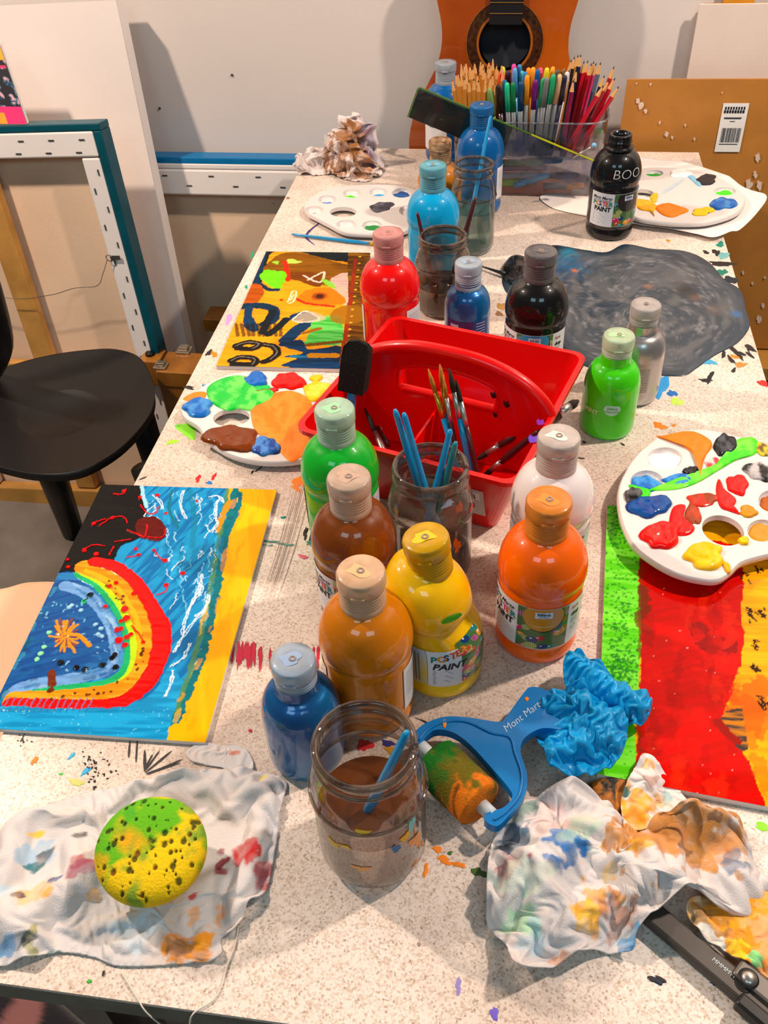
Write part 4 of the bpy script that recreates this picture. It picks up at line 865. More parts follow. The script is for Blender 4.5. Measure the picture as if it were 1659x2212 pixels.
BH = mat('blue_brush_handle', C(0, 138, 196), .3, coat=.5, var=.08); BT = mat('teal_brush_handle', C(10, 124, 132), .3, coat=.5); MH = mat('maroon_brush_handle', C(66, 22, 24), .35, coat=.4); FER = mat('brass_ferrule', C(214, 160, 60), .3, metal=.9); FES = mat('silver_ferrule', C(190, 184, 178), .3, metal=.9); BRI = mat('golden_bristles', C(196, 120, 30), .7, var=.4, vscale=200); BRD = mat('dark_bristles', C(48, 36, 30), .8, var=.3)
def brush(label, tail, ferr, tip, hm, fm, bm_, r=.0032, group=None, flat=1.0):
    "handle from its tail to the ferrule, then bristles to the tip"
    tail, ferr, tip = Vector(tail), Vector(ferr), Vector(tip); d = (tip-tail).normalized(); o = thing('paintbrush', label, 'brush', tuple(ferr), 0, group)
    f0 = ferr-d*.0; f1 = ferr+(tip-ferr)*.52; L = (ferr-tail).length
    tube('handle', [tail, tail+d*.004, tail+d*L*.35, tail+d*L*.75, f0], [r*.45, r*.75, r*.95, r*1.15, r*.85], hm, o, 10)
    tube('ferrule', [f0-d*.002, f0+(f1-f0)*.3, f1], [r*.9, r*.95, r*.8], fm, o, 10); tube('bristles', [f1, f1+(tip-f1)*.5, tip], [r*.85, r*.8, r*.2], bm_, o, 10)
    return o
def jp(j, dx, dy, z): return Vector((j.location.x+dx, j.location.y+dy, T+z))
# brushes standing in the jars, bristles down
brush('blue brush leaning in the front jar of brown water', P(880, 1580, .150), jp(j1, -.006, -.006, .045), jp(j1, -.016, -.012, .012), BH, FES, BRD, .0036)
for (px, z, dx, dy, hm, lb_) in (((853, 885), .178, .004, .012, BH, 'leftmost blue brush in the smeared jar'), ((872, 892), .176, .012, -.006, BH, 'second blue brush from the left in the smeared jar'), ((973, 928), .165, -.010, -.014, BH, 'blue brush leaning right in the smeared jar'), ((985, 955), .160, -.004, .004, BT, 'teal brush leaning right in the smeared jar')):
    brush(lb_, P(px[0], px[1], z), jp(j2, dx, dy, .05), jp(j2, dx*1.3, dy*1.2, .012), hm, FES, BRD, .0036)
brush('maroon brush at the left of the sooty jar', P(901, 458, .135), jp(j3, -.010, -.012, .04), jp(j3, -.006, -.010, .010), MH, FES, BRD, .0030); brush('maroon brush at the right of the sooty jar', P(1027, 426, .150), jp(j3, .010, -.008, .04), jp(j3, .004, -.008, .010), MH, FES, BRD, .0036)
brush('blue brush standing in the green water jar', P(1060, 250, .178), jp(j4, -.004, -.012, .05), jp(j4, -.010, -.014, .012), BH, FES, BRD, .0032)
brush('thin blue brush lying by the far white palette', P(630, 506, .004), P(800, 526, .004), P(830, 530, .004), BH, FER, BRI, .0026)
# ================================================================== red caddy
RC = mat('red_plastic', C(222, 2, 2), .32, coat=.35, var=.07, vscale=9)
cx, cy = -.0705, .8245; ang = math.atan2(-.069, .227)
cd = thing('art_caddy', 'red plastic carry caddy with arched handle holding brushes', 'caddy', (cx, cy, T+.0005), ang)
h0, hw, hd, bw, bd = .090, .1185, .121, .094, .098
def rrect(w, d, r, n=5):
    pts = []
    for (sx, sy, a0) in ((1, 1, 0), (-1, 1, 90), (-1, -1, 180), (1, -1, 270)):
        for k in range(n+1): a = math.radians(a0+90*k/n); pts.append((sx*(w-r)+r*math.cos(a), sy*(d-r)+r*math.sin(a)))
    return pts
def shell(name, levels, m, par, floor_level=0):
    V = []; F = []; n = len(levels[0][0])
    for pts, z in levels: V += [(x, y, z) for x, y in pts]
    for i in range(len(levels)-1): F += [(i*n+k, i*n+(k+1) % n, (i+1)*n+(k+1) % n, (i+1)*n+k) for k in range(n)]
    F.append(tuple(range(n-1, -1, -1))); F.append(tuple((len(levels)-1)*n+k for k in range(n)))
    return mesh(name, V, F, m, par, False)
sh = shell('tray', [(rrect(bw, bd, .012), 0), (rrect(hw, hd, .014), h0-.006), (rrect(hw+.004, hd+.004, .016), h0-.005), (rrect(hw+.004, hd+.004, .016), h0), (rrect(hw-.002, hd-.002, .013), h0), (rrect(bw-.002, bd-.002, .011), .003)], RC, cd)
# divider with the arched handle and hand slot
outer = [(-.110, .004), (.110, .004), (.117, h0-.004), (.113, h0+.004), (.104, h0+.0155), (.085, h0+.030), (.058, h0+.041), (.025, h0+.047), (-.025, h0+.047), (-.058, h0+.041), (-.085, h0+.030), (-.104, h0+.0155), (-.113, h0+.004), (-.117, h0-.004)]
slot = [(-.055, h0-.010), (-.02, h0-.010), (.02, h0-.010), (.055, h0-.010), (.059, h0-.004), (.059, h0+.010), (.053, h0+.019), (.028, h0+.026), (0, h0+.028), (-.028, h0+.026), (-.053, h0+.019), (-.059, h0+.010), (-.059, h0-.004)]
def divider(y0, y1):
    oc = [tuple(p) for p in outer]; sc = [tuple(p) for p in cat(slot, 4)]
    pts = [Vector(p) for p in oc+sc]; n1, n2 = len(oc), len(sc); ed_ = [(k, (k+1) % n1) for k in range(n1)]+[(n1+k, n1+(k+1) % n2) for k in range(n2)]
    vs, es, fs, *_ = geometry.delaunay_2d_cdt(pts, ed_, [], 0, 1e-7); A = np.array([tuple(v) for v in vs]); keep = []
    for f in fs:
        c = A[list(f)].mean(0); X = np.array([c[0]]); Y = np.array([c[1]])
        if inpoly(X, Y, oc)[0] and not inpoly(X, Y, sc)[0]: keep.append(tuple(f))
    m_ = len(A); V = [(x, y0, z) for x, z in A]+[(x, y1, z) for x, z in A]; F = keep+[tuple(m_+k for k in reversed(f)) for f in keep]
    F += [(k, (k+1) % n1, m_+(k+1) % n1, m_+k) for k in range(n1)]+[(n1+k, n1+(k+1) % n2, m_+n1+(k+1) % n2, m_+n1+k) for k in range(n2)]
    o = mesh('handle_divider', V, F, RC, cd, False); bm = bmesh.new(); bm.from_mesh(o.data); bmesh.ops.recalc_face_normals(bm, faces=bm.faces[:]); bm.to_mesh(o.data); bm.free(); return o
divider(-.004, .004)
rim = [(x, z) for x, z in outer[2:]]; rimc = cat(rim, 4, False)
tube('handle_rim', [(x, 0, z) for x, z in rimc], .0075, RC, cd, 10, False)
tube('slot_rim', [(x, 0, z) for x, z in cat(slot+slot[:1], 4, False)], .0048, RC, cd, 8, False)
slab('cross_wall', (-.012, -.108, .004), (.003, 0, 0), (0, .103, 0), (0, 0, .060), RC, cd, .0006, False)
lb = slab('product_label', (.014, -.1046, .022), (.072, 0, 0), (0, -.0115, .042), (0, -.0004, 0), mat('caddy_label', C(206, 196, 196), .45, var=.08), cd, 0, False)
Fn = Vector((0, -.0115, .042)).normalized()
def cadtext(s, size, u, v, m, bold=.01, par=lb):
    V, F = text_mesh(s, size, 0, bold); O = Vector((.014+u, -.1050, .022)); return mesh('lettering', [O+Vector((x, 0, 0))+Fn*(y+v)+Vector((0, -.0009, 0)) for x, y, _ in V], F, m, par, False)
O = Vector((.014+.042, -.1053, .022)); mesh('price_sticker', [O+Fn*.027, O+Vector((.026, 0, 0))+Fn*.027, O+Vector((.026, 0, 0))+Fn*.039, O+Fn*.039], [(0, 1, 2, 3)], mat('white_sticker', C(238, 234, 230), .5), cd, False)
cadtext('$7.95', .0088, .044, .0295, INK, .03); cadtext('storage', .0095, -.004, .029, mat('mauve_print', C(150, 130, 150), .5), 0); cadtext('CE', .006, .004, .010, INK, .02)
for k in range(4): cadtext('|||||||||||||||||||'[:19-3*(k % 2)], .0026, .018, .014-.0036*k, MATS['grey_ink'], 0)
for (x, y, z, r, c) in ((.060, .1195, .072, .006, C(90, 10, 90)), (.068, .1195, .074, .004, C(90, 10, 90)), (.112, -.02, h0+.001, .005, C(120, 30, 150)), (.114, -.05, h0+.001, .006, C(100, 60, 180)), (.070, -.0047, .092, .004, C(40, 14, 14)), (.055, -.0047, .100, .004, C(40, 14, 14)), (.058, -.0047, .075, .003, C(40, 14, 14)), (.020, -.118, h0+.001, .004, C(60, 20, 10))):
    V, F = lathe_data([(r, 0), (r*.6, .0004), (0, .0005)], 11); s = mesh('paint_fleck', [(v[0]*(1+.3*math.sin(5*k)), v[1]*(1+.4*math.cos(3*k)), v[2]) for k, v in enumerate(V)], F, mat('fleck_%d' % int(c[0]*9e3+c[2]*99), c, .6), cd)
    s.location = (x, y, z)
    if abs(y) > .1 and z < h0: s.rotation_euler = (math.pi/2+.26, 0, 0)
    elif abs(y) < .01: s.rotation_euler = (math.pi/2, 0, 0)
def cl(x, y, z): return cd.matrix_basis @ Vector((x, y, z))
# brushes in the caddy, bristles up
for (tip, zt_, bx, by, hm, fm, bmm, lb_, r) in (((925, 797), .165, .070, -.095, BH, FER, BRI, 'blue brush with orange bristles, leftmost in the caddy bundle', .0030), ((950, 787), .168, .055, -.090, BH, FER, BRI, 'blue brush with golden tip in the caddy bundle', .0036), ((970, 796), .166, .078, -.093, BH, FES, BRD, 'blue brush with dark tip in the caddy bundle', .0036), ((957, 812), .160, .062, -.096, MH, FES, BRI, 'maroon brush among the caddy bundle', .0026), ((985, 820), .155, .086, -.096, MH, FES, BRD, 'maroon brush with silver ferrule, rightmost in the caddy bundle', .0028)):
    tp = P(tip[0], tip[1], zt_); tl = cl(bx, by, .006); f_ = tp+(tl-tp)*.30; brush(lb_, tl, f_, tp, hm, fm, bmm, r)
for (a, az, b, bz, c, hm, lb_) in (((1172, 905), .075, (1075, 965), .035, None, MH, 'maroon brush handle crossing to the right inside the caddy'), ((1165, 930), .080, (1080, 1000), .030, None, MH, 'lower maroon brush handle crossed inside the caddy')):
    tp = P(*a, az); tl = P(*b, bz); d = (tl-tp); brush(lb_, tp, tl, tl+d.normalized()*.03, hm, FES, BRD, .0038)
brush('brush with silver ferrule lying in the left caddy compartment', cl(-.055, -.035, .02), cl(-.045, -.065, .030), cl(-.092, -.020, .055), MH, FES, BRD, .0036)
brush('bristle brush poking out past the right corner of the caddy', P(1120, 960, .03), P(1212, 890, .080), P(1250, 865, .085), MH, FES, BRD, .006)
fb = thing('foam_brush', 'black foam brush with blue handle standing in the caddy corner', 'brush', tuple(cl(-.098, -.06, .02)))
tp = P(775, 735, .165); bt_ = P(762, 842, .100); d = (bt_-tp); dx = Vector((1, -.3, 0)).normalized(); dyv = Vector((.3, 1, 0)).normalized()
bm = bmesh.new(); prof = [(-.0150, 0), (-.0150, .6), (-.0150, .86), (-.0105, .96), (0, 1.0), (.0105, .96), (.0150, .86), (.0150, .6), (.0150, 0)]
V = [bt_+dx*u-d*v+dyv*s*(.007 if v < .7 else .007-.018*(v-.7)) for s in (-1, 1) for u, v in prof]; n_ = len(prof)
mesh('foam', V, [tuple(range(n_)), tuple(range(2*n_-1, n_-1, -1))]+[(k, n_+k, n_+(k+1) % n_, (k+1) % n_) for k in range(n_)], mat('black_foam', C(30, 27, 27), .95, var=.25, vscale=400, bump=.6, bscale=500), fb, False, None, True)
tube('handle', [bt_+Vector((0, 0, .004)), bt_+d*.25, bt_+d*.9-Vector((0, 0, .03))], [.0045, .005, .004], BH, fb, 12)
tp_ = cl(.075, .07, .010)
tr = thing('tape_roll', 'blue and white tape roll lying in the back of the caddy', 'tape', tuple(cl(-.005, .055, .004)))
lathe('roll', [(.012, 0), (.026, 0), (.0265, .001), (.0265, .014), (.026, .015), (.012, .015), (.012, 0)], mat('blue_tape', C(96, 140, 206), .5, var=.2), tr, 36)
er = thing('eraser', 'pinkish rounded eraser in the back right of the caddy', 'eraser', tuple(cl(.085, .045, .032)), ang+.2)
lathe('body', [(0, 0), (.017, 0), (.020, .002), (.0205, .008), (.019, .012), (.010, .0135), (0, .0135)], mat('pink_rubber', C(232, 190, 164), .7), er, 32)
box('wrapper', (-.030, -.008, .002), (-.012, .012, .011), mat('orange_wrapper', C(224, 110, 30), .5), er, .001)
# ================================================================== pencil tub
TUB = clear_mat('clear_acrylic', (.93, .93, .95), .05, C(200, 200, 215), 20, .05)
tx0, tx1, ty0, ty1, th_ = -.128, .128, 1.543, 1.650, .124
tub = thing('pencil_tub', 'clear acrylic tub crammed with pencils and markers under the guitar', 'tub', ((tx0+tx1)/2, (ty0+ty1)/2, T+.0005))
w, d = (tx1-tx0)/2, (ty1-ty0)/2
lev = [(rrect(w*.93, d*.90, .03, 8), 0), (rrect(w*.94, d*.92, .03, 8), .002), (rrect(w, d, .035, 8), th_-.002), (rrect(w+.002, d+.002, .036, 8), th_), (rrect(w-.002, d-.002, .033, 8), th_), (rrect(w*.93, d*.90, .029, 8), .003)]
shell('tub_wall', lev, TUB, tub)
rimp = rrect(w+.001, d+.001, .036, 8); tube('rim', [(x, y, th_) for x, y in rimp+rimp[:1]], .0014, clear_mat('acrylic_edge', (.8, .8, .85), .35, C(220, 220, 230), 60), tub, 6, False)
slab('shelf', (-w*.93, -d*.88, .062), (w*1.86, 0, 0), (0, d*1.76, 0), (0, 0, .002), TUB, tub, 0, False)
_pm = {}
def stick_mesh(kind, L, r, key):
    pass
def pencil(a, b, body, tipc, label, group, r=.0036, wood=C(226, 170, 104)):
    a, b = Vector(a), Vector(b); d = (b-a).normalized(); o = thing('pencil', label, 'pencil', tuple(a), 0, group)
    tube('shaft', [a, b-d*.018], r, body, o, 6, True, False); s = tube('sharpened_wood', [b-d*.018, b-d*.004], [r*.98, r*.35], mat('pencil_wood', wood, .7), o, 6, True, False); tube('lead', [b-d*.004, b], [r*.33, r*.06], tipc, o, 6, True, False); return o
def marker(a, b, barrel, capm, label, group, r=.0046, capl=.045):
    a, b = Vector(a), Vector(b); d = (b-a).normalized(); o = thing('marker_pen', label, 'marker', tuple(a), 0, group)
    tube('barrel', [a, b-d*capl], r*.92, barrel, o, 10); tube('cap', [b-d*capl, b-d*.008, b-d*.002, b], [r, r*.92, r*.75, r*.3], capm, o, 10); return o
rg = random.Random(21); NATW = mat('natural_pencil', C(206, 134, 48), .5, var=.12); GREYB = mat('grey_barrel', C(104, 106, 108), .4); LEADS = [mat('lead_%d' % i, c, .5) for i, c in enumerate((C(40, 36, 36), C(200, 50, 40), C(230, 190, 170), C(60, 50, 120), C(90, 60, 40)))]
def bottom(x, Y): return Vector((max(tx0+.022, min(tx1-.022, x)), max(ty0+.016, min(ty1-.016, Y)), T+.0655))
ORD = ['leftmost', 'second from the left', 'third from the left', 'fourth from the left', 'fifth from the left', 'sixth from the left', 'seventh from the left', 'eighth from the left', 'ninth from the left', 'tenth from the left', 'eleventh from the left']; nat = []
for row, (Y, y0, n_) in enumerate(((1.538, 165, 9), (1.560, 150, 10), (1.582, 140, 9), (1.60, 134, 7))):
    for k in range(n_):
        x = 978+row*9+k*(11.5-row*.4)+rg.uniform(-3, 3); y = y0+rg.uniform(-9, 12)+ (8 if k > 5 and row == 0 else 0)
        tpv = PY(x, y, Y+.018); pencil(bottom(tpv.x*.80-.012, Y+.024), tpv, NATW, LEADS[rg.choice((0, 0, 1, 2, 4))], 'natural wood pencil, '+ORD[k]+' in the '+('front', 'second', 'third', 'back')[row]+' row of the left bunch', 'natural pencils in the tub')
def M1(*c): return mat('pen_%d_%d_%d' % c, C(*c), .35, coat=.3)
for (x, y, Y, c, bc, nm) in ((1057, 190, 1.535, (120, 160, 90), None, 'olive green'), (1076, 182, 1.535, (44, 24, 28), None, 'dark brown'), (1095, 178, 1.535, (30, 200, 140), GREYB, 'mint green'), (1108, 178, 1.535, (12, 120, 66), GREYB, 'forest green'), (1125, 176, 1.535, (12, 66, 106), GREYB, 'navy'), (1139, 162, 1.537, (244, 150, 20), GREYB, 'amber'), (1157, 172, 1.537, (110, 12, 110), GREYB, 'purple'), (1174, 168, 1.538, (40, 160, 96), GREYB, 'leaf green'), (1182, 167, 1.535, (120, 122, 124), GREYB, 'grey-capped'), (1196, 160, 1.535, (20, 170, 110), GREYB, 'emerald'), (1210, 160, 1.538, (226, 180, 130), GREYB, 'peach'), (1221, 162, 1.540, (40, 36, 54), None, 'ink black'),
    (1074, 156, 1.56, (245, 80, 40), None, 'vermilion'), (1084, 156, 1.565, (250, 70, 80), None, 'coral pink'), (1096, 152, 1.57, (60, 24, 40), None, 'plum'), (1090, 172, 1.55, (10, 90, 140), None, 'petrol blue'), (1112, 147, 1.565, (80, 160, 210), None, 'sky blue'), (1128, 153, 1.57, (70, 170, 190), None, 'aqua'), (1110, 138, 1.585, (236, 60, 160), None, 'magenta'), (1122, 139, 1.59, (30, 130, 190), None, 'cerulean'), (1142, 146, 1.575, (250, 140, 20), None, 'orange'), (1152, 145, 1.59, (250, 160, 40), None, 'tangerine'), (1162, 149, 1.565, (16, 90, 160), None, 'cobalt'), (1168, 146, 1.59, (226, 80, 120), None, 'rose'), (1182, 146, 1.58, (226, 214, 40), None, 'lemon yellow'), (1195, 144, 1.59, (240, 160, 40), None, 'golden'), (1205, 150, 1.575, (96, 80, 60), None, 'umber'), (1218, 148, 1.58, (120, 90, 50), None, 'bronze'), (1226, 155, 1.55, (206, 206, 210), None, 'silver-tipped'), (1086, 144, 1.6, (200, 210, 60), None, 'lime'), (1135, 155, 1.545, (40, 120, 180), None, 'denim blue')):
    tpv = PY(x, y, Y+.020); marker(bottom(tpv.x*.72, Y+.024), tpv, bc or M1(*c), M1(*c), nm+' marker pen standing in the clear tub', 'markers in the tub', .0048)
RP = mat('red_pencil', C(196, 16, 40), .35, coat=.4); CRP = mat('crimson_pencil', C(130, 14, 60), .35, coat=.3); NVP = mat('navy_pencil', C(12, 34, 62), .35, coat=.3); PKP = mat('pink_pencil', C(226, 60, 130), .4); GRP = mat('slate_pencil', C(96, 108, 126), .4)
RIGHT = ((1241, 122, 1.60, NVP, None, 0), (1249, 118, 1.60, NATW, None, 0), (1255, 117, 1.58, NVP, 'navy pencil with long point in the clear tub', 0), (1234, 128, 1.60, NATW, None, 0), (1262, 131, 1.585, RP, None, 0), (1270, 130, 1.60, RP, None, 0), (1278, 136, 1.57, RP, None, 0), (1288, 136, 1.59, PKP, 'pink pencil in the right bunch of the clear tub', 0), (1298, 134, 1.57, GRP, 'slate grey pencil in the right bunch of the clear tub', 0), (1327, 143, 1.56, RP, None, -6), (1329, 168, 1.54, RP, None, -20), (1337, 186, 1.535, RP, None, -26), (1306, 162, 1.55, NVP, None, -6), (1304, 184, 1.535, RP, None, -26), (1239, 172, 1.535, CRP, 'crimson pencil at the front of the clear tub', 4), (1246, 150, 1.56, NVP, None, 0), (1230, 150, 1.58, NATW, None, 0), (1316, 172, 1.55, RP, None, -20), (1292, 150, 1.60, RP, None, 0), (1283, 132, 1.605, RP, None, 0))
for (x, y, Y, m_, nm, bx) in RIGHT:
    tpv = PY(x, y, Y+.020); bp_ = bottom(tpv.x*.80+bx*.0012, Y+.024); base, grp = {id(RP): ('red pencil', 'red pencils in the tub'), id(NVP): ('dark navy pencil', 'navy pencils in the tub'), id(NATW): ('natural pencil by red ones', 'natural pencils on the right')}.get(id(m_), ('', None))
    same = sorted(q[0] for q in RIGHT if q[3] is m_ and not q[4]); pencil(bp_, tpv, m_, LEADS[0], nm or '%s, tip %s of its kind in the tub' % (base, ORD[same.index(x)]), None if nm else grp, .0040)
# pens lying on the bottom of the tub
for k, (x0, x1, z, Y, c, nm) in enumerate(((-.10, .02, .014, 1.534, (150, 90, 40), 'brown'), (-.08, .03, .028, 1.533, (150, 160, 170), 'silver'), (-.09, .035, .040, 1.536, (140, 90, 120), 'mauve'), (-.02, .09, .024, 1.545, (40, 44, 60), 'charcoal'), (.03, .10, .012, 1.532, (244, 150, 10), 'orange'), (-.06, .03, .050, 1.535, (60, 130, 90), 'green'), (-.05, .0, .016, 1.531, (150, 200, 30), 'lime'), (.0, .06, .052, 1.54, (40, 130, 160), 'turquoise'), (-.02, .04, .014, 1.528, (70, 170, 220), 'light blue'))):
    Y += .030; p0 = Vector((x0, Y, T+z)); p1 = Vector((x1, Y+.002, T+z+.002+(.018 if nm == 'light blue' else 0))); tube('x', [p0, p1], .001, GREYB) if False else None
    marker(p0, p1, M1(*c) if nm not in ('lime', 'orange') else GREYB, M1(*c), nm+' pen lying flat at the bottom of the clear tub', 'pens lying in the tub', .0058, .04 if nm != 'orange' else .03)
ld = thing('push_pin_stick', 'thin steel stick with a pale blue ball end beside the tub', 'stick', tuple(P(1250, 340, .06)))
tube('stem', [PY(1235, 342, 1.50), PY(1280, 316, 1.50)], .0016, FES, ld, 8); V, F = lathe_data([(0, -.0042), (.003, -.003), (.0042, 0), (.003, .003), (0, .0042)], 14)
e_ = PY(1283, 314, 1.50); mesh('ball', [Vector(v)+e_ for v in V], F, mat('pale_blue_ball', C(130, 190, 226), .4), ld, True, None, True)
# green-edged acrylic straightedge leaning across
sg = thing('acrylic_strip', 'dark green edged acrylic strip leaning diagonally across the pencil tub', 'acrylic strip', tuple(P(1100, 430, 0)))
A = PY(905, 190, 1.538); B = PY(1290, 352, 1.538); Cc = PY(885, 232, 1.475); dwn = (Cc-A); ex = (B-A)
nrm = Vector((0, -1, .02)).normalized(); up_ = nrm.cross(ex).normalized(); up_ = up_ if up_.z > 0 else -up_
Wd = .048; L_ = ex.length; exn = ex.normalized(); 
slab('smoked_panel', A-up_*Wd, exn*(L_*.52), up_*Wd, nrm*.003, mat('smoked_green_acrylic', C(14, 34, 38), .25, coat=.6, var=.3, vscale=14), sg, .0006)
slab('clear_panel', A-up_*Wd+exn*(L_*.522), exn*(L_*.478), up_*Wd, nrm*.003, clear_mat('tinted_acrylic', (.80, .84, .90), .22, C(120, 122, 156), 40, .06), sg, .0006)
slab('edge', A+up_*.0004, exn*(L_*.62), up_*.0022, nrm*.0034, mat('green_acrylic_edge', C(70, 120, 24), .3, coat=.5, var=.3, vscale=30), sg, .0004)
slab('edge', A+up_*.0004+exn*(L_*.622), exn*(L_*.378), up_*.0022, nrm*.0034, mat('yellow_acrylic_edge', C(200, 206, 10), .3, coat=.5, var=.3, vscale=30), sg, .0004)
slab('edge', A-exn*.0024-up_*Wd, exn*.002, up_*Wd, nrm*.0034, MATS['green_acrylic_edge'], sg, .0004)
# ================================================================== palettes
PLW = mat('white_palette_plastic', C(224, 215, 211), .3, coat=.4, var=.02, vscale=20)
def palette(label, outline_px, hole, wells, z, dabs, tilt=None):
    ol = cat(PX(outline_px, z), 6); c = ol.mean(0); t = thing('paint_palette', label, 'palette', (c[0], c[1], T+.0005))
    a = sum(ol[k][0]*ol[(k+1) % len(ol)][1]-ol[(k+1) % len(ol)][0]*ol[k][1] for k in range(len(ol)))
    if a < 0: ol = ol[::-1]
    hp = ell_px(*hole[:4], z, 1, 0.0, 30, hole[4] if len(hole) > 4 else 0); ws = [ell_px(x, y, rx, ry, z, 1, 0.0, 24) for x, y, rx, ry in wells]
    outer = [tuple(p) for p in c+(ol-c)*.985]
    cdt_face('plate', outer, [[tuple(p) for p in hp]]+[[tuple(p) for p in w_] for w_ in ws], lambda x, y: (x, y, T+z), PLW, t)
    n = len(ol); ins = c+(ol-c)*.985; V = [(x, y, T+z) for x, y in ins]+[(x, y, T+z-.0015) for x, y in c+(ol-c)*1.0]+[(x, y, T+z-.006) for x, y in c+(ol-c)*1.008]+[(x, y, T+z-.0075) for x, y in c+(ol-c)*.985]
    mesh('rim', V, [(i*n+(k+1) % n, i*n+k, (i+1)*n+k, (i+1)*n+(k+1) % n) for i in range(3) for k in range(n)], PLW, t, True, None, True)
    hc = hp.mean(0); nh_ = len(hp); mesh('thumb_hole_rim', [(x, y, T+z) for x, y in hp]+[(x, y, T+z-.006) for x, y in hc+(hp-hc)*.96], [(k, (k+1) % nh_, nh_+(k+1) % nh_, nh_+k) for k in range(nh_)], PLW, t, True, None, True)
    for w_ in ws:
        wc = w_.mean(0); nn_ = len(w_); V = []; 
        for s, dz in ((1, 0), (.96, -.0025), (.85, -.005), (.6, -.0065), (.25, -.007)): V += [(x, y, T+z+dz) for x, y in wc+(w_-wc)*s]
        mesh('well', V, [(i*nn_+k, i*nn_+(k+1) % nn_, (i+1)*nn_+(k+1) % nn_, (i+1)*nn_+k) for i in range(4) for k in range(nn_)]+[tuple(4*nn_+k for k in range(nn_))], PLW, t, True, None, True)
    for i, dd in enumerate(dabs):
        shape, col = dd[0], dd[1]; dome = dd[2] if len(dd) > 2 else .003; col2 = dd[3] if len(dd) > 3 else None; dz = dd[4] if len(dd) > 4 else .0003
        o_ = ell_px(*shape[:4], z, i+3, .20, 30, shape[4] if len(shape) > 4 else 0) if not isinstance(shape[0], tuple) else cat(PX(shape, z), 6)
        dab('paint_dollop', o_, z+dz, col, t, dome*.62, VC_PAINT, col2, 12, .30, 130, dome*.55, i*13+int(z*1e4))
    return t
LB, DB, BR, YE, OR, GR, BLK = C(24, 104, 190), C(14, 62, 140), C(118, 52, 10), C(250, 196, 10), C(248, 124, 6), C(36, 200, 60), C(30, 30, 34)
palette('paint-covered white palette between the two paintings on the left', [(391, 882), (408, 860), (444, 829), (488, 810), (530, 802), (602, 803), (685, 810), (722, 830), (745, 880), (738, 935), (700, 978), (652, 993), (602, 998), (546, 995), (491, 979), (449, 951), (428, 922), (398, 902)], (500, 902, 40, 19, -.08), [(646, 962, 24, 16)], .013,
    [([(455, 868), (448, 838), (480, 818), (520, 812), (548, 830), (560, 850), (590, 845), (585, 865), (555, 878), (540, 888), (515, 884), (490, 888)], C(20, 196, 60), .004, C(110, 220, 90)), ([(520, 815), (548, 822), (592, 850), (570, 880), (530, 868)], C(130, 130, 20), .0016),
     ((428, 882, 32, 20, .1), LB, .006, C(60, 140, 210)), ((553, 822, 27, 15, -.2), LB, .006), ((565, 838, 18, 7), C(30, 200, 80), .002), ((624, 825, 34, 19), C(236, 14, 10), .005), ((592, 843, 9, 5), C(226, 20, 14), .002), ((686, 845, 32, 20), YE, .004, C(252, 214, 70)), ((683, 818, 14, 7), YE, .003),
     ([(545, 868), (590, 850), (630, 845), (665, 860), (680, 890), (690, 930), (690, 965), (655, 985), (630, 998), (612, 985), (590, 960), (560, 940), (545, 915)], OR, .0018, C(236, 140, 40)), ([(395, 862), (420, 848), (445, 848), (440, 862), (415, 868)], C(236, 130, 20), .001), ((502, 949, 57, 29), BR, .007, None, .0006), ((574, 966, 32, 20, -.15), DB, .005, C(70, 130, 200)), ((646, 962, 22, 14), C(244, 110, 10), .002, None, -.0045), ((688, 898, 8, 14), C(220, 30, 20), .002), ((500, 870, 22, 10, .3), C(150, 170, 30), .002)])
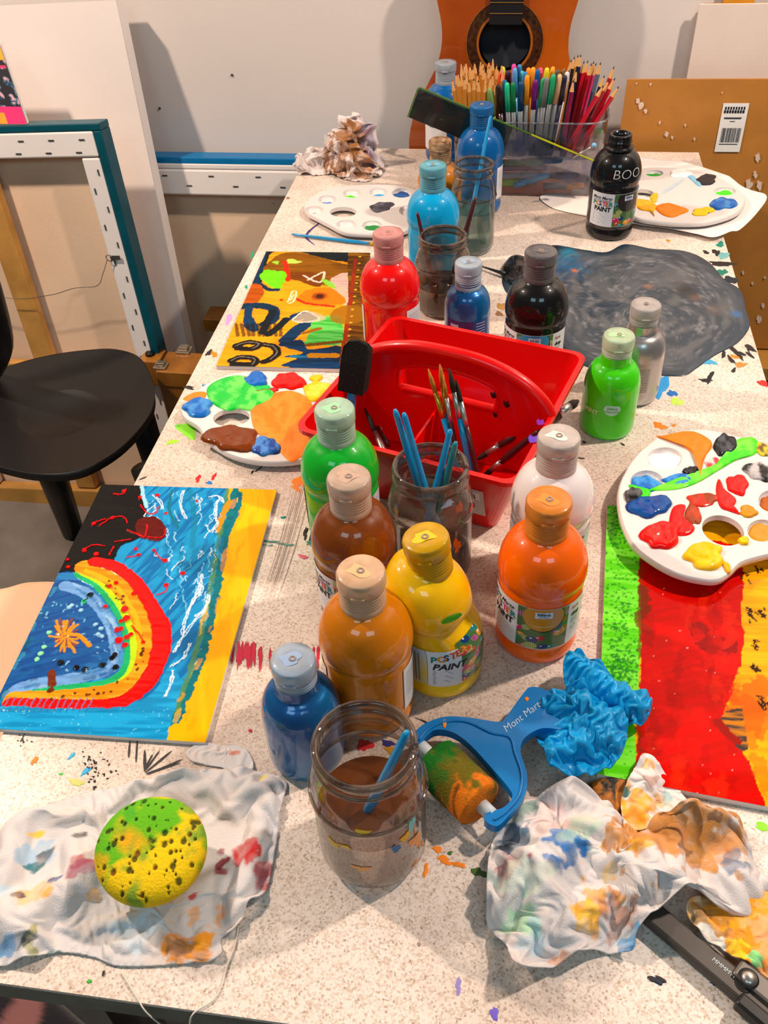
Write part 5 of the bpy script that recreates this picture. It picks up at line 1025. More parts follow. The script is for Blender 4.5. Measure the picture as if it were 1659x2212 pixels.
palette('paint-covered white palette lying on the green and red painting', [(1408, 954), (1378, 979), (1353, 1013), (1338, 1048), (1335, 1082), (1344, 1129), (1368, 1176), (1408, 1210), (1460, 1238), (1516, 1252), (1553, 1252), (1580, 1235), (1604, 1214), (1659, 1198), (1740, 1180), (1790, 1120), (1780, 1050), (1720, 1000), (1659, 969), (1607, 946), (1546, 930), (1491, 927), (1428, 941)], (1562, 1146, 47, 31, .32), [(1646, 1146, 32, 24), (1668, 1082, 30, 24), (1436, 990, 38, 24), (1397, 1040, 36, 24)], .026,
    [((1435, 992, 34, 21), C(246, 240, 236), .004, None, -.004), ((1397, 1042, 33, 19, .15), LB, .005, C(60, 150, 220), -.004), ((1467, 1037, 36, 12), LB, .003, C(50, 140, 210)), ([(1430, 942), (1490, 932), (1530, 948), (1538, 965), (1525, 985), (1517, 1010), (1516, 1040), (1512, 1010), (1500, 985), (1478, 966), (1450, 955), (1418, 944)], OR, .004), ((1566, 962, 24, 24), BLK, .005, C(70, 74, 80)),
     ([(1590, 952), (1625, 945), (1640, 962), (1630, 982), (1590, 995), (1550, 1018), (1505, 1044), (1460, 1058), (1400, 1060), (1455, 1052), (1500, 1036), (1545, 1008), (1578, 985)], C(60, 220, 20), .003, C(120, 235, 60)), ([(1358, 1048), (1385, 1055), (1405, 1062), (1395, 1082), (1372, 1066)], C(60, 220, 20), .003), ((1367, 1072, 20, 16), BLK, .006, C(90, 90, 96)), ((1402, 1095, 48, 23), DB, .006, C(20, 80, 150)), ((1491, 1019, 16, 9), BLK, .005), ((1428, 1158, 39, 32), C(232, 12, 8), .007, C(245, 40, 30)), ([(1445, 1125), (1455, 1095), (1480, 1092), (1478, 1120), (1500, 1140), (1490, 1155), (1468, 1158), (1448, 1150)], C(230, 14, 10), .003), ((1497, 1112, 18, 22), C(150, 56, 14), .002, C(200, 60, 20)), ((1518, 1080, 32, 16), C(150, 56, 14), .002, C(210, 40, 20)), ([(1546, 1060), (1552, 1035), (1562, 1055), (1590, 1080), (1582, 1100), (1598, 1112), (1575, 1105), (1555, 1095)], C(228, 24, 20), .003), ((1593, 1048, 22, 24), C(228, 14, 12), .003), ((1540, 1002, 18, 12), C(216, 60, 60), .001, C(236, 200, 196)), ((1522, 1203, 44, 28), C(250, 186, 8), .007, C(252, 206, 40)), ((1606, 1170, 11, 9), YE, .004), ((1616, 1106, 19, 13), C(206, 136, 20), .003), ((1646, 1146, 30, 21), C(206, 140, 30), .003, None, -.005), ((1668, 1082, 28, 20), C(176, 86, 10), .003, None, -.005), ((1640, 1020, 32, 20, .4), BLK, .005, C(190, 186, 186)), ((1648, 972, 24, 12, .5), C(110, 70, 20), .002, C(200, 190, 40)), ([(1560, 1215), (1575, 1220), (1578, 1238), (1568, 1236)], C(240, 170, 10), .003)])
palette('mostly clean white palette with small wells at the far left', [(658, 441), (688, 415), (736, 403), (804, 398), (871, 402), (905, 418), (912, 455), (890, 490), (860, 502), (804, 505), (745, 501), (709, 484), (682, 470), (663, 459)], (741, 458, 29, 11), [(707, 431, 20, 9), (760, 418, 20, 9), (817, 415, 20, 9), (868, 417, 22, 10), (679, 453, 20, 8), (748, 485, 22, 10), (804, 487, 22, 11), (880, 455, 18, 12)], .012,
    [((707, 434, 15, 5), C(110, 130, 210), .002, None, -.0062), ((756, 421, 15, 6), C(90, 220, 20), .002, None, -.0062), ((817, 418, 16, 5), C(40, 150, 220), .002, None, -.0062), ((868, 418, 20, 9), C(10, 80, 150), .003, None, -.0055), ((680, 457, 13, 4), C(226, 20, 90), .002, None, -.0062), ((748, 491, 9, 3), C(210, 60, 40), .0015, None, -.0066), ((804, 488, 19, 9), C(14, 130, 50), .002, None, -.006), ((824, 447, 27, 10, -.1), C(50, 48, 60), .001, C(90, 86, 100))])
palette('round white palette with wet paint on a paper sheet at the far right', [(1391, 362), (1449, 362), (1518, 371), (1573, 393), (1606, 420), (1607, 443), (1585, 463), (1532, 479), (1477, 482), (1421, 478), (1371, 468), (1325, 440), (1318, 405), (1345, 375)], (1393, 417, 22, 8, .15), [(1413, 374, 20, 7), (1565, 413, 24, 9)], .018,
    [((1413, 376, 18, 6), C(20, 160, 50), .002, None, -.004), ((1470, 376, 22, 10), C(246, 244, 240), .004), ((1526, 389, 22, 11), C(44, 40, 44), .004), ((1566, 415, 20, 7), C(70, 226, 30), .003, None, -.004), ((1562, 441, 28, 13), C(20, 96, 180), .005, C(70, 130, 190)), ([(1548, 440), (1535, 458), (1528, 462), (1540, 448)], C(40, 60, 90), .002), ((1518, 458, 24, 8, -.1), C(250, 200, 20), .004), ([(1415, 448), (1440, 440), (1462, 445), (1488, 455), (1470, 464), (1452, 470), (1430, 464)], C(250, 130, 10), .004), ([(1368, 432), (1400, 434), (1418, 446), (1412, 458), (1414, 468), (1404, 458), (1380, 452)], C(250, 170, 20), .004), ((1413, 428, 8, 10), C(250, 180, 30), .003), ([(1478, 378), (1500, 382), (1515, 400), (1508, 402), (1490, 386)], C(130, 190, 220), .002), ([(1430, 415), (1470, 388), (1480, 382), (1474, 392), (1440, 415)], C(190, 205, 215), .001)])
# ================================================================== paper under the far palette
def sheet(name, label, catg, px, z, col, m=None, curl=.0, rings=14, stains=()):
    ol = cat(PX(px, z), 5); V, F = patch_data(ol, rings, .0, 0, z); c = ol.mean(0); r = np.hypot(V[:, 0]-c[0], V[:, 1]-c[1]); r /= r.max()
    V[:, 2] += curl*r**3*fbm(V[:, 0]*25, V[:, 1]*25, 3, 2)+.001*fbm(V[:, 0]*60, V[:, 1]*60, 5, 3)
    cols = np.tile(np.array(col), (len(V), 1))
    o = mesh(name, V, F, m or VC_PLAIN, None, True, cols); s = o.modifiers.new('thickness', 'SOLIDIFY'); s.thickness = .0003; return tag(o, label, catg)
sheet('paper_sheet', 'creased white paper under the far right palette', 'paper', [(1340, 362), (1450, 352), (1560, 378), (1610, 408), (1655, 424), (1640, 455), (1600, 496), (1578, 502), (1540, 515), (1500, 506), (1440, 494), (1375, 486), (1330, 465)], .006, C(240, 228, 222), None, .012)
sheet('paper_sheet', 'small white paper scrap in front of the pencil tub', 'paper', [(1168, 425), (1240, 420), (1300, 440), (1300, 470), (1240, 462), (1190, 448)], .001, C(238, 224, 216), None, .002)
# ================================================================== paintings
def painting(label, TLp, TRp, BRp, BLp, z, nu, nv, base, fn, thick, name='painting'):
    q = [P(*p, z) for p in (TLp, TRp, BRp, BLp)]; u, v = np.meshgrid(np.linspace(0, 1, nu), np.linspace(0, 1, nv)); Q = [np.array(a) for a in q]
    g = (Q[0]*((1-u)*(1-v))[..., None]+Q[1]*(u*(1-v))[..., None]+Q[2]*(u*v)[..., None]+Q[3]*((1-u)*v)[..., None])
    pa = Paint(g[..., 0], g[..., 1], z, base); fn(pa); g[..., 2] += np.clip(pa.h, 0, .003)
    t = thing(name, label, 'painting', tuple(((q[0]+q[2])/2)[:2])+(T+.0005,))
    grid_mesh('painted_face', g[::-1], VC_PAINT2, t, np.clip(pa.c, 0, 1)[::-1])
    n4 = [Vector((p.x, p.y, T+z-.0004)) for p in q]; n5 = [Vector((p.x, p.y, T+z-thick)) for p in q]
    o = mesh('panel', n4+n5, [(0, 1, 2, 3), (7, 6, 5, 4)]+[(k, 4+k, 4+(k+1) % 4, (k+1) % 4) for k in range(4)], CANV, t, False, None, True)
    return t
VC_PAINT2 = mat('acrylic_painting', rough=.6, coat=.14, spec=.02, attr=True, bump=.12, bscale=260)
SKY, SKY2, YEL, WHT = C(22, 150, 208), C(10, 112, 168), C(252, 176, 8), C(225, 242, 248)
def rainbow(p):
    R = random.Random(2)
    p.poly([(-60, 980), (700, 980), (700, 1700), (-60, 1700)], SKY, w=0, streak=.3, ang=1.2, col2=C(8, 104, 166))
    p.poly([(200, 1030), (300, 1030), (312, 1075), (318, 1110), (330, 1140), (300, 1165), (262, 1180), (245, 1215), (205, 1232), (160, 1245), (120, 1250), (60, 1250), (60, 1030)], C(9, 8, 9), streak=.8, h=.0004)
    # deep blue bay
    p.poly([(130, 1235), (165, 1240), (215, 1270), (250, 1330), (270, 1390), (262, 1440), (235, 1462), (150, 1475), (30, 1492), (-40, 1530), (-60, 1350), (60, 1260)], C(20, 92, 160), streak=.4, col2=C(14, 70, 140), ang=.5)
    p.line([(140, 1265), (190, 1285), (235, 1340), (252, 1400), (245, 1440), (180, 1462), (60, 1480), (20, 1500)], .0062, C(110, 160, 214), streak=.3, a=.85)
    p.line([(130, 1245), (185, 1250), (232, 1295), (262, 1350), (272, 1400), (260, 1440)], .0050, C(40, 130, 190), a=.7, streak=.3)
    p.poly([(128, 1228), (112, 1262), (60, 1370), (10, 1460), (-50, 1560), (-80, 1500), (40, 1290), (110, 1232)], C(8, 78, 120), streak=.4, col2=C(8, 110, 120), ang=1.0)
    p.line([(170, 1240), (215, 1268), (255, 1320), (275, 1370), (280, 1410), (268, 1450), (225, 1478), (130, 1490), (40, 1504)], .0048, C(20, 170, 100), streak=.3, h=.0004)
    p.line([(172, 1234), (222, 1262), (264, 1315), (287, 1375), (289, 1425), (270, 1465), (220, 1490), (120, 1500), (30, 1506)], .0035, C(180, 220, 20), streak=.2, h=.0003)
    p.line([(180, 1225), (240, 1250), (285, 1300), (312, 1360), (316, 1410), (298, 1460), (250, 1492), (140, 1508), (28, 1512)], .0092, C(248, 136, 8), streak=.22, col2=C(250, 160, 30), h=.0004)
    p.line([(186, 1232), (246, 1262), (282, 1310), (300, 1360), (302, 1420)], .0025, C(252, 176, 20), a=.8)
    p.line([(205, 1214), (250, 1225), (290, 1255), (328, 1310), (350, 1370), (345, 1420), (325, 1470), (285, 1505), (230, 1524), (100, 1524), (20, 1522)], .0068, C(238, 12, 10), w=.0014, h=.0008)
    p.poly([(305, 1270), (335, 1300), (368, 1345), (368, 1400), (350, 1450), (320, 1490), (262, 1512), (300, 1470), (325, 1420), (325, 1350)], C(236, 14, 10), h=.0008)
    # bottom strip of sea, dashes
    p.poly([(-60, 1530), (120, 1530), (260, 1528), (330, 1495), (372, 1440), (400, 1500), (385, 1600), (-60, 1600)], C(18, 140, 196), streak=.25, col2=C(30, 160, 214), ang=.1)
    for k in range(90): x = R.uniform(-10, 380); y = R.uniform(1530, 1592); p.dot((x, y), R.uniform(.0003, .0007), C(120, 200, 226))
    for k in range(14): x = 15+k*14; p.line([(x+6, 1508), (x-12, 1538)], .0007, C(40, 110, 160), a=.8)
    # the yellow side and green shore
    p.poly([(505, 1040), (640, 1040), (600, 1200), (470, 1640), (372, 1640), (400, 1500), (440, 1380), (462, 1290), (478, 1180), (492, 1110)], YEL, w=.0018, streak=.12, col2=C(252, 190, 14), ang=1.9, fs=120)
    p.line([(508, 1058), (500, 1110), (482, 1160), (470, 1260), (448, 1370), (428, 1440), (402, 1500), (378, 1560)], .0042, C(8, 110, 120), w=.003, h=.0003, streak=.3)
    p.line([(492, 1060), (478, 1130), (452, 1280), (425, 1400), (380, 1540)], .0026, C(80, 130, 60), w=.002, a=.8); p.line([(520, 1065), (512, 1110), (494, 1150), (480, 1220)], .0024, C(12, 112, 128), w=.002)
    p.line([(495, 1085), (478, 1120), (470, 1145)], .0035, C(206, 140, 30), w=.002)
    p.poly([(372, 1568), (395, 1572), (385, 1600), (360, 1600)], YEL, w=.004)
    # white curls of surf
    for k in range(40):
        x = R.uniform(315, 480); y = R.uniform(1060, 1230); p.line([(x, y), (x+R.uniform(-14, 10), y+R.uniform(14, 40))], R.uniform(.0012, .0030), R.choice((C(10, 96, 156), C(14, 120, 176), C(40, 168, 220))), w=.002, a=.55, streak=.3)
    for k in range(80):
        x = R.uniform(330, 478) if k % 3 else R.uniform(420, 482); y = R.uniform(1062, 1300); x = min(x, 486-(y-1050)*.14)
        if x < 318+(y-1150)*.35 and y > 1150: continue
        s_ = [(x, y)]; dx, dy = R.uniform(-2.5, 1), R.uniform(2.5, 5)
        for j in range(R.choice((3, 5, 7))): s_.append((s_[-1][0]+dx+R.uniform(-5, 5), s_[-1][1]+dy+R.uniform(-3, 3)))
        p.line(s_, R.uniform(.00028, .00062), R.choice((WHT, C(170, 220, 240), C(120, 200, 230))), h=.0007, a=.85)
    for s_ in ([(435, 1240), (428, 1280), (415, 1300), (398, 1340), (392, 1370)], [(452, 1290), (440, 1320), (415, 1345), (385, 1390), (372, 1410)], [(410, 1390), (395, 1420), (370, 1440)], [(330, 1070), (345, 1085), (350, 1100)], [(395, 1060), (388, 1090), (400, 1120)], [(448, 1285), (444, 1310), (420, 1332)], [(432, 1262), (420, 1290), (404, 1322)], [(372, 1450), (366, 1480), (355, 1505)], [(470, 1080), (462, 1110), (468, 1130), (455, 1150)], [(450, 1075), (470, 1072), (480, 1085)]):
        for o_ in (0, 4): p.line([(x+o_, y) for x, y in s_], .0006, WHT, h=.0008, w=.0016, a=.9)
    p.line([(305, 1045), (310, 1075), (318, 1095)], .002, C(150, 210, 230)); p.line([(372, 1060), (366, 1100), (385, 1140)], .0016, C(12, 110, 130)); p.line([(410, 1060), (420, 1120), (415, 1180)], .003, C(12, 120, 150), a=.6)
    for k in range(60):   # brushed variation in the bay and bands
        t_ = R.random(); q = [(150, 1262), (205, 1290), (240, 1345), (255, 1400), (240, 1448), (150, 1468), (60, 1486)]; j = min(5, int(t_*6)); f = t_*6-j; x = q[j][0]*(1-f)+q[j+1][0]*f+R.uniform(-10, 8); y = q[j][1]*(1-f)+q[j+1][1]*f+R.uniform(-8, 8); x2 = x+(q[j+1][0]-q[j][0])*.3; y2 = y+(q[j+1][1]-q[j][1])*.3
        p.line([(x, y), (x2, y2)], R.uniform(.0008, .0020), R.choice((C(160, 196, 226), C(60, 120, 180), C(24, 90, 156), C(110, 160, 206))), w=.0015, a=.5, streak=.4)
    for k in range(40): x = R.uniform(40, 230); y = R.uniform(1310, 1470); p.line([(x, y), (x+R.uniform(8, 22), y+R.uniform(-6, 4))], R.uniform(.001, .0026), R.choice((C(10, 60, 120), C(16, 80, 150), C(40, 110, 170))), w=.002, a=.5, streak=.4)
    for k in range(30): x = R.uniform(-10, 120); y = 1250+(120-x)*2.1+R.uniform(-30, 20); p.line([(x, y), (x-8, y+16)], R.uniform(.001, .0022), R.choice((C(6, 64, 96), C(10, 110, 116), C(60, 150, 180))), w=.002, a=.5)
    for k in range(36): x = R.uniform(470, 590); y = R.uniform(1065, 1560); x = 590-(y-1060)*.28-R.uniform(6, 78); p.line([(x, y), (x-R.uniform(2, 10), y+R.uniform(10, 36))], R.uniform(.001, .003), R.choice((C(252, 190, 30), C(246, 164, 4), C(240, 150, 4))), w=.002, a=.4)
    # crimson blossom and splashes
    p.poly([(298, 1125), (340, 1118), (360, 1145), (350, 1168), (320, 1168), (296, 1155)], C(90, 12, 8), streak=.4, h=.001)
    for s_ in ([(303, 1092), (320, 1110), (338, 1108), (342, 1095)], [(275, 1145), (312, 1160), (318, 1135)], [(318, 1162), (350, 1162), (358, 1145)], [(245, 1068), (265, 1068), (272, 1058)], [(200, 1132), (228, 1122)], [(215, 1137), (242, 1120), (268, 1118), (275, 1132)], [(180, 1188), (205, 1178), (226, 1180)], [(248, 1172), (265, 1168), (282, 1166)], [(236, 1200), (245, 1182)], [(275, 1205), (302, 1200)], [(333, 1190), (345, 1206), (358, 1214)], [(338, 1286), (358, 1278), (362, 1265)], [(285, 1352), (300, 1370), (312, 1390)]): p.line(s_, .0007, C(226, 20, 24), h=.0014)
    for q in ((303, 1076), (340, 1071), (425, 1083), (359, 1110), (293, 1187), (243, 1120), (202, 1133), (182, 1190), (147, 1210), (147, 1226), (208, 1198), (359, 1265), (357, 1213), (333, 1190), (395, 1240), (310, 1389), (228, 1311), (262, 1343), (290, 1283), (300, 1200), (267, 1062)): p.dot(q, R.uniform(.0018, .0030), C(228, 14, 16), h=.0016)
    for q in ((262, 1360), (275, 1378), (258, 1385), (270, 1395), (254, 1362), (283, 1372), (237, 1268), (251, 1261), (270, 1318), (274, 1337)): p.dot(q, R.uniform(.0022, .0042), C(228, 18, 16), h=.0018)
    for q in ((132, 1432), (165, 1443), (184, 1447), (222, 1437), (195, 1286), (248, 1415), (243, 1422), (250, 1442)): p.dot(q, .0030, C(16, 16, 20), h=.0012)
    p.dot((181, 1300), .003, C(40, 190, 110), h=.0012); p.line([(181, 1300), (195, 1286)], .0009, C(10, 70, 60))
    for k in range(34):
        t_ = R.random(); q = [(90, 1512), (150, 1508), (230, 1492), (290, 1462), (306, 1420), (300, 1370), (270, 1300), (235, 1262)]; i = min(6, int(t_*7)); f = t_*7-i; x = q[i][0]*(1-f)+q[i+1][0]*f+R.uniform(-8, 8); y = q[i][1]*(1-f)+q[i+1][1]*f+R.uniform(-8, 6); p.dot((x, y), R.uniform(.0009, .0019), C(70, 36, 12) if k % 4 else C(40, 30, 20), h=.0008, a=.9)
    p.line([(112, 1455), (113, 1478)], .0036, C(110, 44, 12), h=.001); p.dot((110, 1492), .0032, C(96, 40, 12), h=.001)
    # orange anemone
    for k in range(26):
        a_ = k/26*6.283; L_ = R.uniform(22, 44); x, y = 142+math.cos(a_)*L_*.9, 1375+math.sin(a_)*L_; p.line([(140, 1378), (x, y)], .0013, C(224, 140, 26) if k % 3 else C(120, 70, 70), h=.0008)
    p.line([(150, 1372), (172, 1375), (194, 1396)], .0022, C(222, 140, 30), h=.001); p.dot((128, 1386), .0013, C(220, 30, 20), h=.001)
    for k in range(46): p.line([(x := R.uniform(70, 240), y := R.uniform(1300, 1450)), (x+R.uniform(-6, 6), y+R.uniform(-3, 6))], R.uniform(.0003, .0010), C(130, 190, 220), a=.8, h=.0005)
    for q in ((212, 1370), (218, 1358), (206, 1350), (220, 1375), (150, 1312), (175, 1318), (155, 1308)): p.dot(q, .0024, C(160, 210, 230), h=.001, a=.85)
    for q in ((95, 1398), (88, 1412), (80, 1425), (106, 1366)): p.dot(q, .0024, C(140, 226, 170), h=.001)
painting('rainbow and sea painting with black corner and wide yellow side', (220, 1047), (598, 1058), (443, 1604), (-36, 1572), .005, 280, 440, SKY, rainbow, .0045)
OC = C(238, 150, 14)
def sunface(p):
    R = random.Random(5)
    p.poly([(440, 520), (820, 520), (820, 820), (440, 820)], OC, w=0, streak=.1, col2=C(246, 162, 20))
    p.poly([(560, 540), (800, 535), (800, 566), (700, 560), (650, 545), (590, 545), (575, 575), (555, 640), (540, 640), (548, 590)], C(22, 30, 34), streak=.4); p.poly([(560, 560), (575, 548), (560, 600), (552, 640), (545, 630)], C(14, 52, 82))
    p.poly([(573, 575), (600, 552), (640, 545), (690, 555), (740, 570), (780, 575), (775, 610), (740, 620), (690, 615), (640, 600), (600, 592), (572, 585)], C(132, 80, 6), streak=.35, h=.0005)
    p.poly([(600, 590), (640, 588), (690, 592), (690, 620), (640, 605), (612, 600)], C(120, 60, 8), streak=.3); p.line([(615, 565), (620, 585), (622, 605)], .004, C(216, 40, 10)); p.poly([(625, 560), (652, 566), (625, 570)], C(180, 210, 80)); p.poly([(588, 566), (602, 564), (600, 572)], C(150, 200, 50))
    p.poly([(563, 590), (585, 584), (618, 590), (615, 610), (598, 625), (575, 612), (562, 604)], C(110, 220, 20), w=.004, streak=.3, h=.0008)
    p.line([(560, 612), (580, 625), (600, 626)], .004, C(12, 46, 70)); p.poly([(532, 618), (560, 614), (570, 630), (556, 655), (528, 658)], C(180, 80, 12), streak=.4)
    p.poly([(715, 600), (780, 590), (790, 660), (745, 660), (730, 640)], C(226, 180, 170), w=.005, a=.8, streak=.3); p.line([(655, 595), (690, 610), (700, 588), (665, 605)], .0018, C(228, 200, 180)); p.poly([(694, 602), (712, 608), (728, 622), (716, 622), (700, 612)], C(130, 200, 60))
    p.poly([(645, 640), (670, 625), (710, 622), (735, 635), (745, 655), (700, 660), (660, 652)], C(228, 120, 10)); p.line([(640, 645), (662, 655), (720, 662)], .0026, C(226, 40, 14)); 
    for rr_, c in ((.022, C(196, 90, 14)), (.017, C(150, 66, 12)), (.010, C(70, 30, 10))): p.dot((690, 640), rr_*.55, c)
    p.line([(622, 652), (632, 630), (640, 632), (634, 650), (625, 655)], .0014, C(238, 214, 170)); p.line([(628, 648), (635, 636)], .0012, C(238, 214, 170)); p.dot((608, 648), .0026, C(210, 30, 14))
    p.line([(520, 662), (560, 660), (590, 668), (590, 690), (572, 700)], .008, C(14, 46, 70), streak=.4); p.line([(538, 665), (535, 700), (550, 712), (540, 690)], .006, C(14, 56, 90)); p.line([(590, 672), (575, 700), (568, 718)], .006, C(16, 30, 40)); p.line([(618, 690), (600, 708), (580, 722)], .006, C(16, 30, 40)); p.line([(640, 685), (660, 680), (672, 690), (640, 715), (618, 735)], .010, C(14, 52, 86), streak=.4)
    p.poly([(680, 690), (735, 684), (738, 740), (700, 745), (660, 745), (668, 720)], C(60, 180, 60), streak=.2, col2=C(100, 200, 90)); p.line([(655, 720), (690, 710)], .0035, C(150, 90, 14)); p.line([(665, 745), (735, 738)], .0040, C(110, 70, 12))
    p.poly([(600, 745), (650, 735), (670, 755), (735, 748), (740, 795), (610, 792), (640, 775), (615, 770), (655, 762)], C(12, 60, 104), streak=.4, col2=C(14, 40, 70)); p.line([(672, 768), (725, 768)], .0058, C(196, 130, 14)); p.line([(630, 770), (660, 770)], .003, C(24, 110, 150))
    p.line([(632, 690), (660, 672), (690, 690), (650, 696), (632, 692)], .0016, C(226, 214, 200)); p.poly([(632, 692), (668, 672), (705, 688), (670, 696)], C(200, 180, 150), a=.6)
    for k in range(9): x0, y0 = 500+k*8, 690+R.uniform(0, 6); p.line([(510+k*12, 700), (512+k*12+R.uniform(-3, 3), 725)], .0026, C(30, 26, 22), a=.8)
    for s_ in ([(510, 748), (535, 740), (560, 744), (545, 754), (515, 753)], [(500, 780), (520, 772), (550, 776), (545, 788), (505, 787)], [(570, 745), (592, 750), (598, 765), (582, 778), (570, 782)]): p.line(s_, .0058, C(28, 24, 22), h=.0008); p.line(s_[:4], .0009, C(120, 110, 100), h=.001)
    p.poly([(755, 535), (800, 535), (800, 800), (738, 800), (742, 720), (752, 650)], C(92, 52, 8), w=.001, streak=.4, col2=C(130, 84, 8)); p.line([(768, 560), (758, 640), (748, 720), (738, 800)], .0030, C(150, 44, 14)); p.poly([(715, 675), (745, 660), (785, 665), (790, 690), (750, 700), (720, 695)], C(150, 96, 10), a=.85)
    for k in range(17): f = k/16; p.dot((778-f*32, 555+f*228), .0022, C(226, 170, 40), h=.0008)
painting('ochre and blue painting with sun face and dotted brown strip', (575, 543), (800, 546), (785, 798), (467, 790), .006, 190, 250, OC, sunface, .0055)
def landscape(p):
    R = random.Random(8)
    p.poly([(1200, 1000), (1900, 1000), (1900, 1900), (1200, 1900)], C(250, 160, 8), w=0, streak=.1, col2=C(252, 176, 14))
    p.poly([(1280, 1050), (1385, 1050), (1392, 1250), (1384, 1400), (1372, 1560), (1376, 1780), (1270, 1780)], C(96, 226, 20), w=.002, streak=.2, col2=C(130, 240, 60))
    for k in range(700): x = R.gauss(1350 if k % 2 else 1330, 16); y = R.choice((R.gauss(1130, 40), R.gauss(1330, 60), R.gauss(1445, 22))); p.dot((x, y), R.uniform(.0006, .0016), C(14, 130, 30), a=.7)
    for k in range(120): p.dot((R.uniform(1300, 1376), R.uniform(1240, 1690)), R.uniform(.0004, .0009), C(30, 150, 20), a=.8)
    p.poly([(1384, 1180), (1430, 1175), (1590, 1180), (1602, 1330), (1605, 1400), (1580, 1500), (1560, 1560), (1610, 1630), (1660, 1760), (1660, 1790), (1390, 1760), (1376, 1600), (1385, 1440)], C(216, 8, 2), w=.0025, streak=.25, col2=C(196, 14, 3), ang=.4)
    p.poly([(1490, 1350), (1520, 1345), (1540, 1370), (1590, 1385), (1588, 1412), (1540, 1415), (1500, 1390)], C(120, 18, 16), w=.003, a=.8, streak=.3); p.line([(1540, 1365), (1560, 1395), (1590, 1370)], .004, C(220, 30, 12), a=.6)
    p.line([(1388, 1270), (1392, 1310), (1378, 1345), (1398, 1360)], .0045, C(110, 40, 10), w=.004, a=.85); p.line([(1384, 1200), (1382, 1420)], .0014, C(110, 60, 10), w=.003, a=.7); p.line([(1376, 1500), (1382, 1620)], .0022, C(130, 40, 10), w=.003, a=.7)
    for k in range(60): p.dot((R.uniform(1400, 1600), R.uniform(1260, 1730)), R.uniform(.0003, .0006), C(250, 200, 190), a=.8)
    for k in range(60): x = R.uniform(1395, 1590); y = R.uniform(1260, 1720); p.line([(x, y), (x+R.uniform(-10, 10), y+R.uniform(15, 60))], R.uniform(.002, .006), R.choice((C(176, 6, 2), C(226, 16, 3), C(160, 12, 4), C(230, 36, 6))), w=.005, a=.45, streak=.4)
    p.poly([(1605, 1480), (1659, 1470), (1659, 1590), (1615, 1580), (1600, 1545)], C(240, 100, 8), a=.75, w=.006, streak=.3); p.poly([(1605, 1500), (1650, 1540), (1640, 1600), (1625, 1620), (1600, 1580)], C(240, 90, 8), a=.6, w=.005); p.poly([(1622, 1630), (1659, 1640), (1659, 1720), (1640, 1700)], C(244, 110, 8), a=.6, w=.005)
    p.poly([(1545, 1560), (1580, 1535), (1600, 1530), (1612, 1580), (1612, 1615), (1600, 1620), (1575, 1595)], C(70, 60, 56), w=.003, streak=.5, col2=C(200, 120, 20)); p.line([(1552, 1560), (1572, 1585), (1590, 1600)], .004, C(150, 20, 10))
    for q in ((1607, 1245), (1622, 1330), (1628, 1390), (1628, 1440), (1640, 1510), (1648, 1520), (1618, 1315), (1637, 1232), (1645, 1320)):
        for k in range(6): x = q[0]+R.uniform(-9, 9); y = q[1]+R.uniform(-9, 9); p.line([(x, y), (x+R.uniform(2, 8), y+R.uniform(2, 8))], R.uniform(.0006, .0013), C(44, 26, 10), w=.002)
painting('green, red and orange striped painting under the near palette', (1312, 1092), (1720, 1092), (1760, 1762), (1290, 1672), .007, 190, 260, YEL, landscape, .0065)
# ================================================================== rags
def stains(p3, lst, base, z=.01, seed=3):
    X, Y = p3[..., 0], p3[..., 1]; c = np.zeros(p3.shape); c[:] = base
    if not lst: return c*(.9+.2*fbm(X*60, Y*60, 2, 3)[..., None])
    n0 = fbm(X*45, Y*45, seed+90, 3); w = (np.clip((n0-.55)*4, 0, 1)*.35)[..., None]; c = c*(1-w)+np.array(C(222, 196, 178))*w
    for k, (x, y, r, col, a) in enumerate(lst):
        q = P(x, y, z); wx = X+r*.9*(fbm(X*110, Y*110, seed+k, 3)-.5)*2; wy = Y+r*.9*(fbm(X*110, Y*110, seed+k+40, 3)-.5)*2
        th = 1.7*((seed*7+k*13) % 10)/10; du = (wx-q.x)*math.cos(th)+(wy-q.y)*math.sin(th); dv = -(wx-q.x)*math.sin(th)+(wy-q.y)*math.cos(th)
        d = np.hypot(du/(r*1.15), dv/(r*.72)); w = (np.clip((1-d)*6, 0, 1)*a*(.55+.45*np.clip(fbm(X*160, Y*160, seed+k+7, 2)*2-.3, 0, 1)))[..., None]; c = c*(1-w)+np.array(col)*w
    return c
def rag(name, label, catg, px, z, nu, nv, slack, lift, seed, base, st_, ridges=(), m=None, iters=90, wave=13, thick=.0009, up=1, zs=.01, grav=.00002, stiff=.5, b5=.9, keep=0.0, crush=None):
    ol = cat(PX(px, z), 6); p = cloth_sim(ol, nu, nv, slack, lift, seed, iters, wave, [(PX(a, z), b, c) for a, b, c in ridges], stiff, grav, .3, b5, keep)
    if crush:
        X, Y, Z = p[..., 0], p[..., 1], p[..., 2]; f = crush[1]; k_ = crush[0]*np.clip(Z/.02, 0, 1)
        dx = np.abs(fbm(X*f+Z*f*.8, Y*f+Z*f*.5, seed+1, 2)-.5)*4-.7; dy = np.abs(fbm(Y*f+Z*f*.9+7, X*f-Z*f*.4, seed+2, 2)-.5)*4-.7; dz = np.abs(fbm(X*f*.8+3, Y*f*.8+Z*f*.6, seed+3, 2)-.5)*4-.7
        p = p+np.stack([dx*k_*1.3, dy*k_*1.3, dz*k_], -1)
    for k in range(up): p = upsample(p)
    c = stains(p, st_, base, zs, seed); p = p.copy(); p[..., 2] = np.maximum(p[..., 2], .0012)+T+z
    o = grid_mesh(name, p, m or VC_CLOTH, None, c, False, thick); return tag(o, label, catg)
WR = C(214, 207, 206)
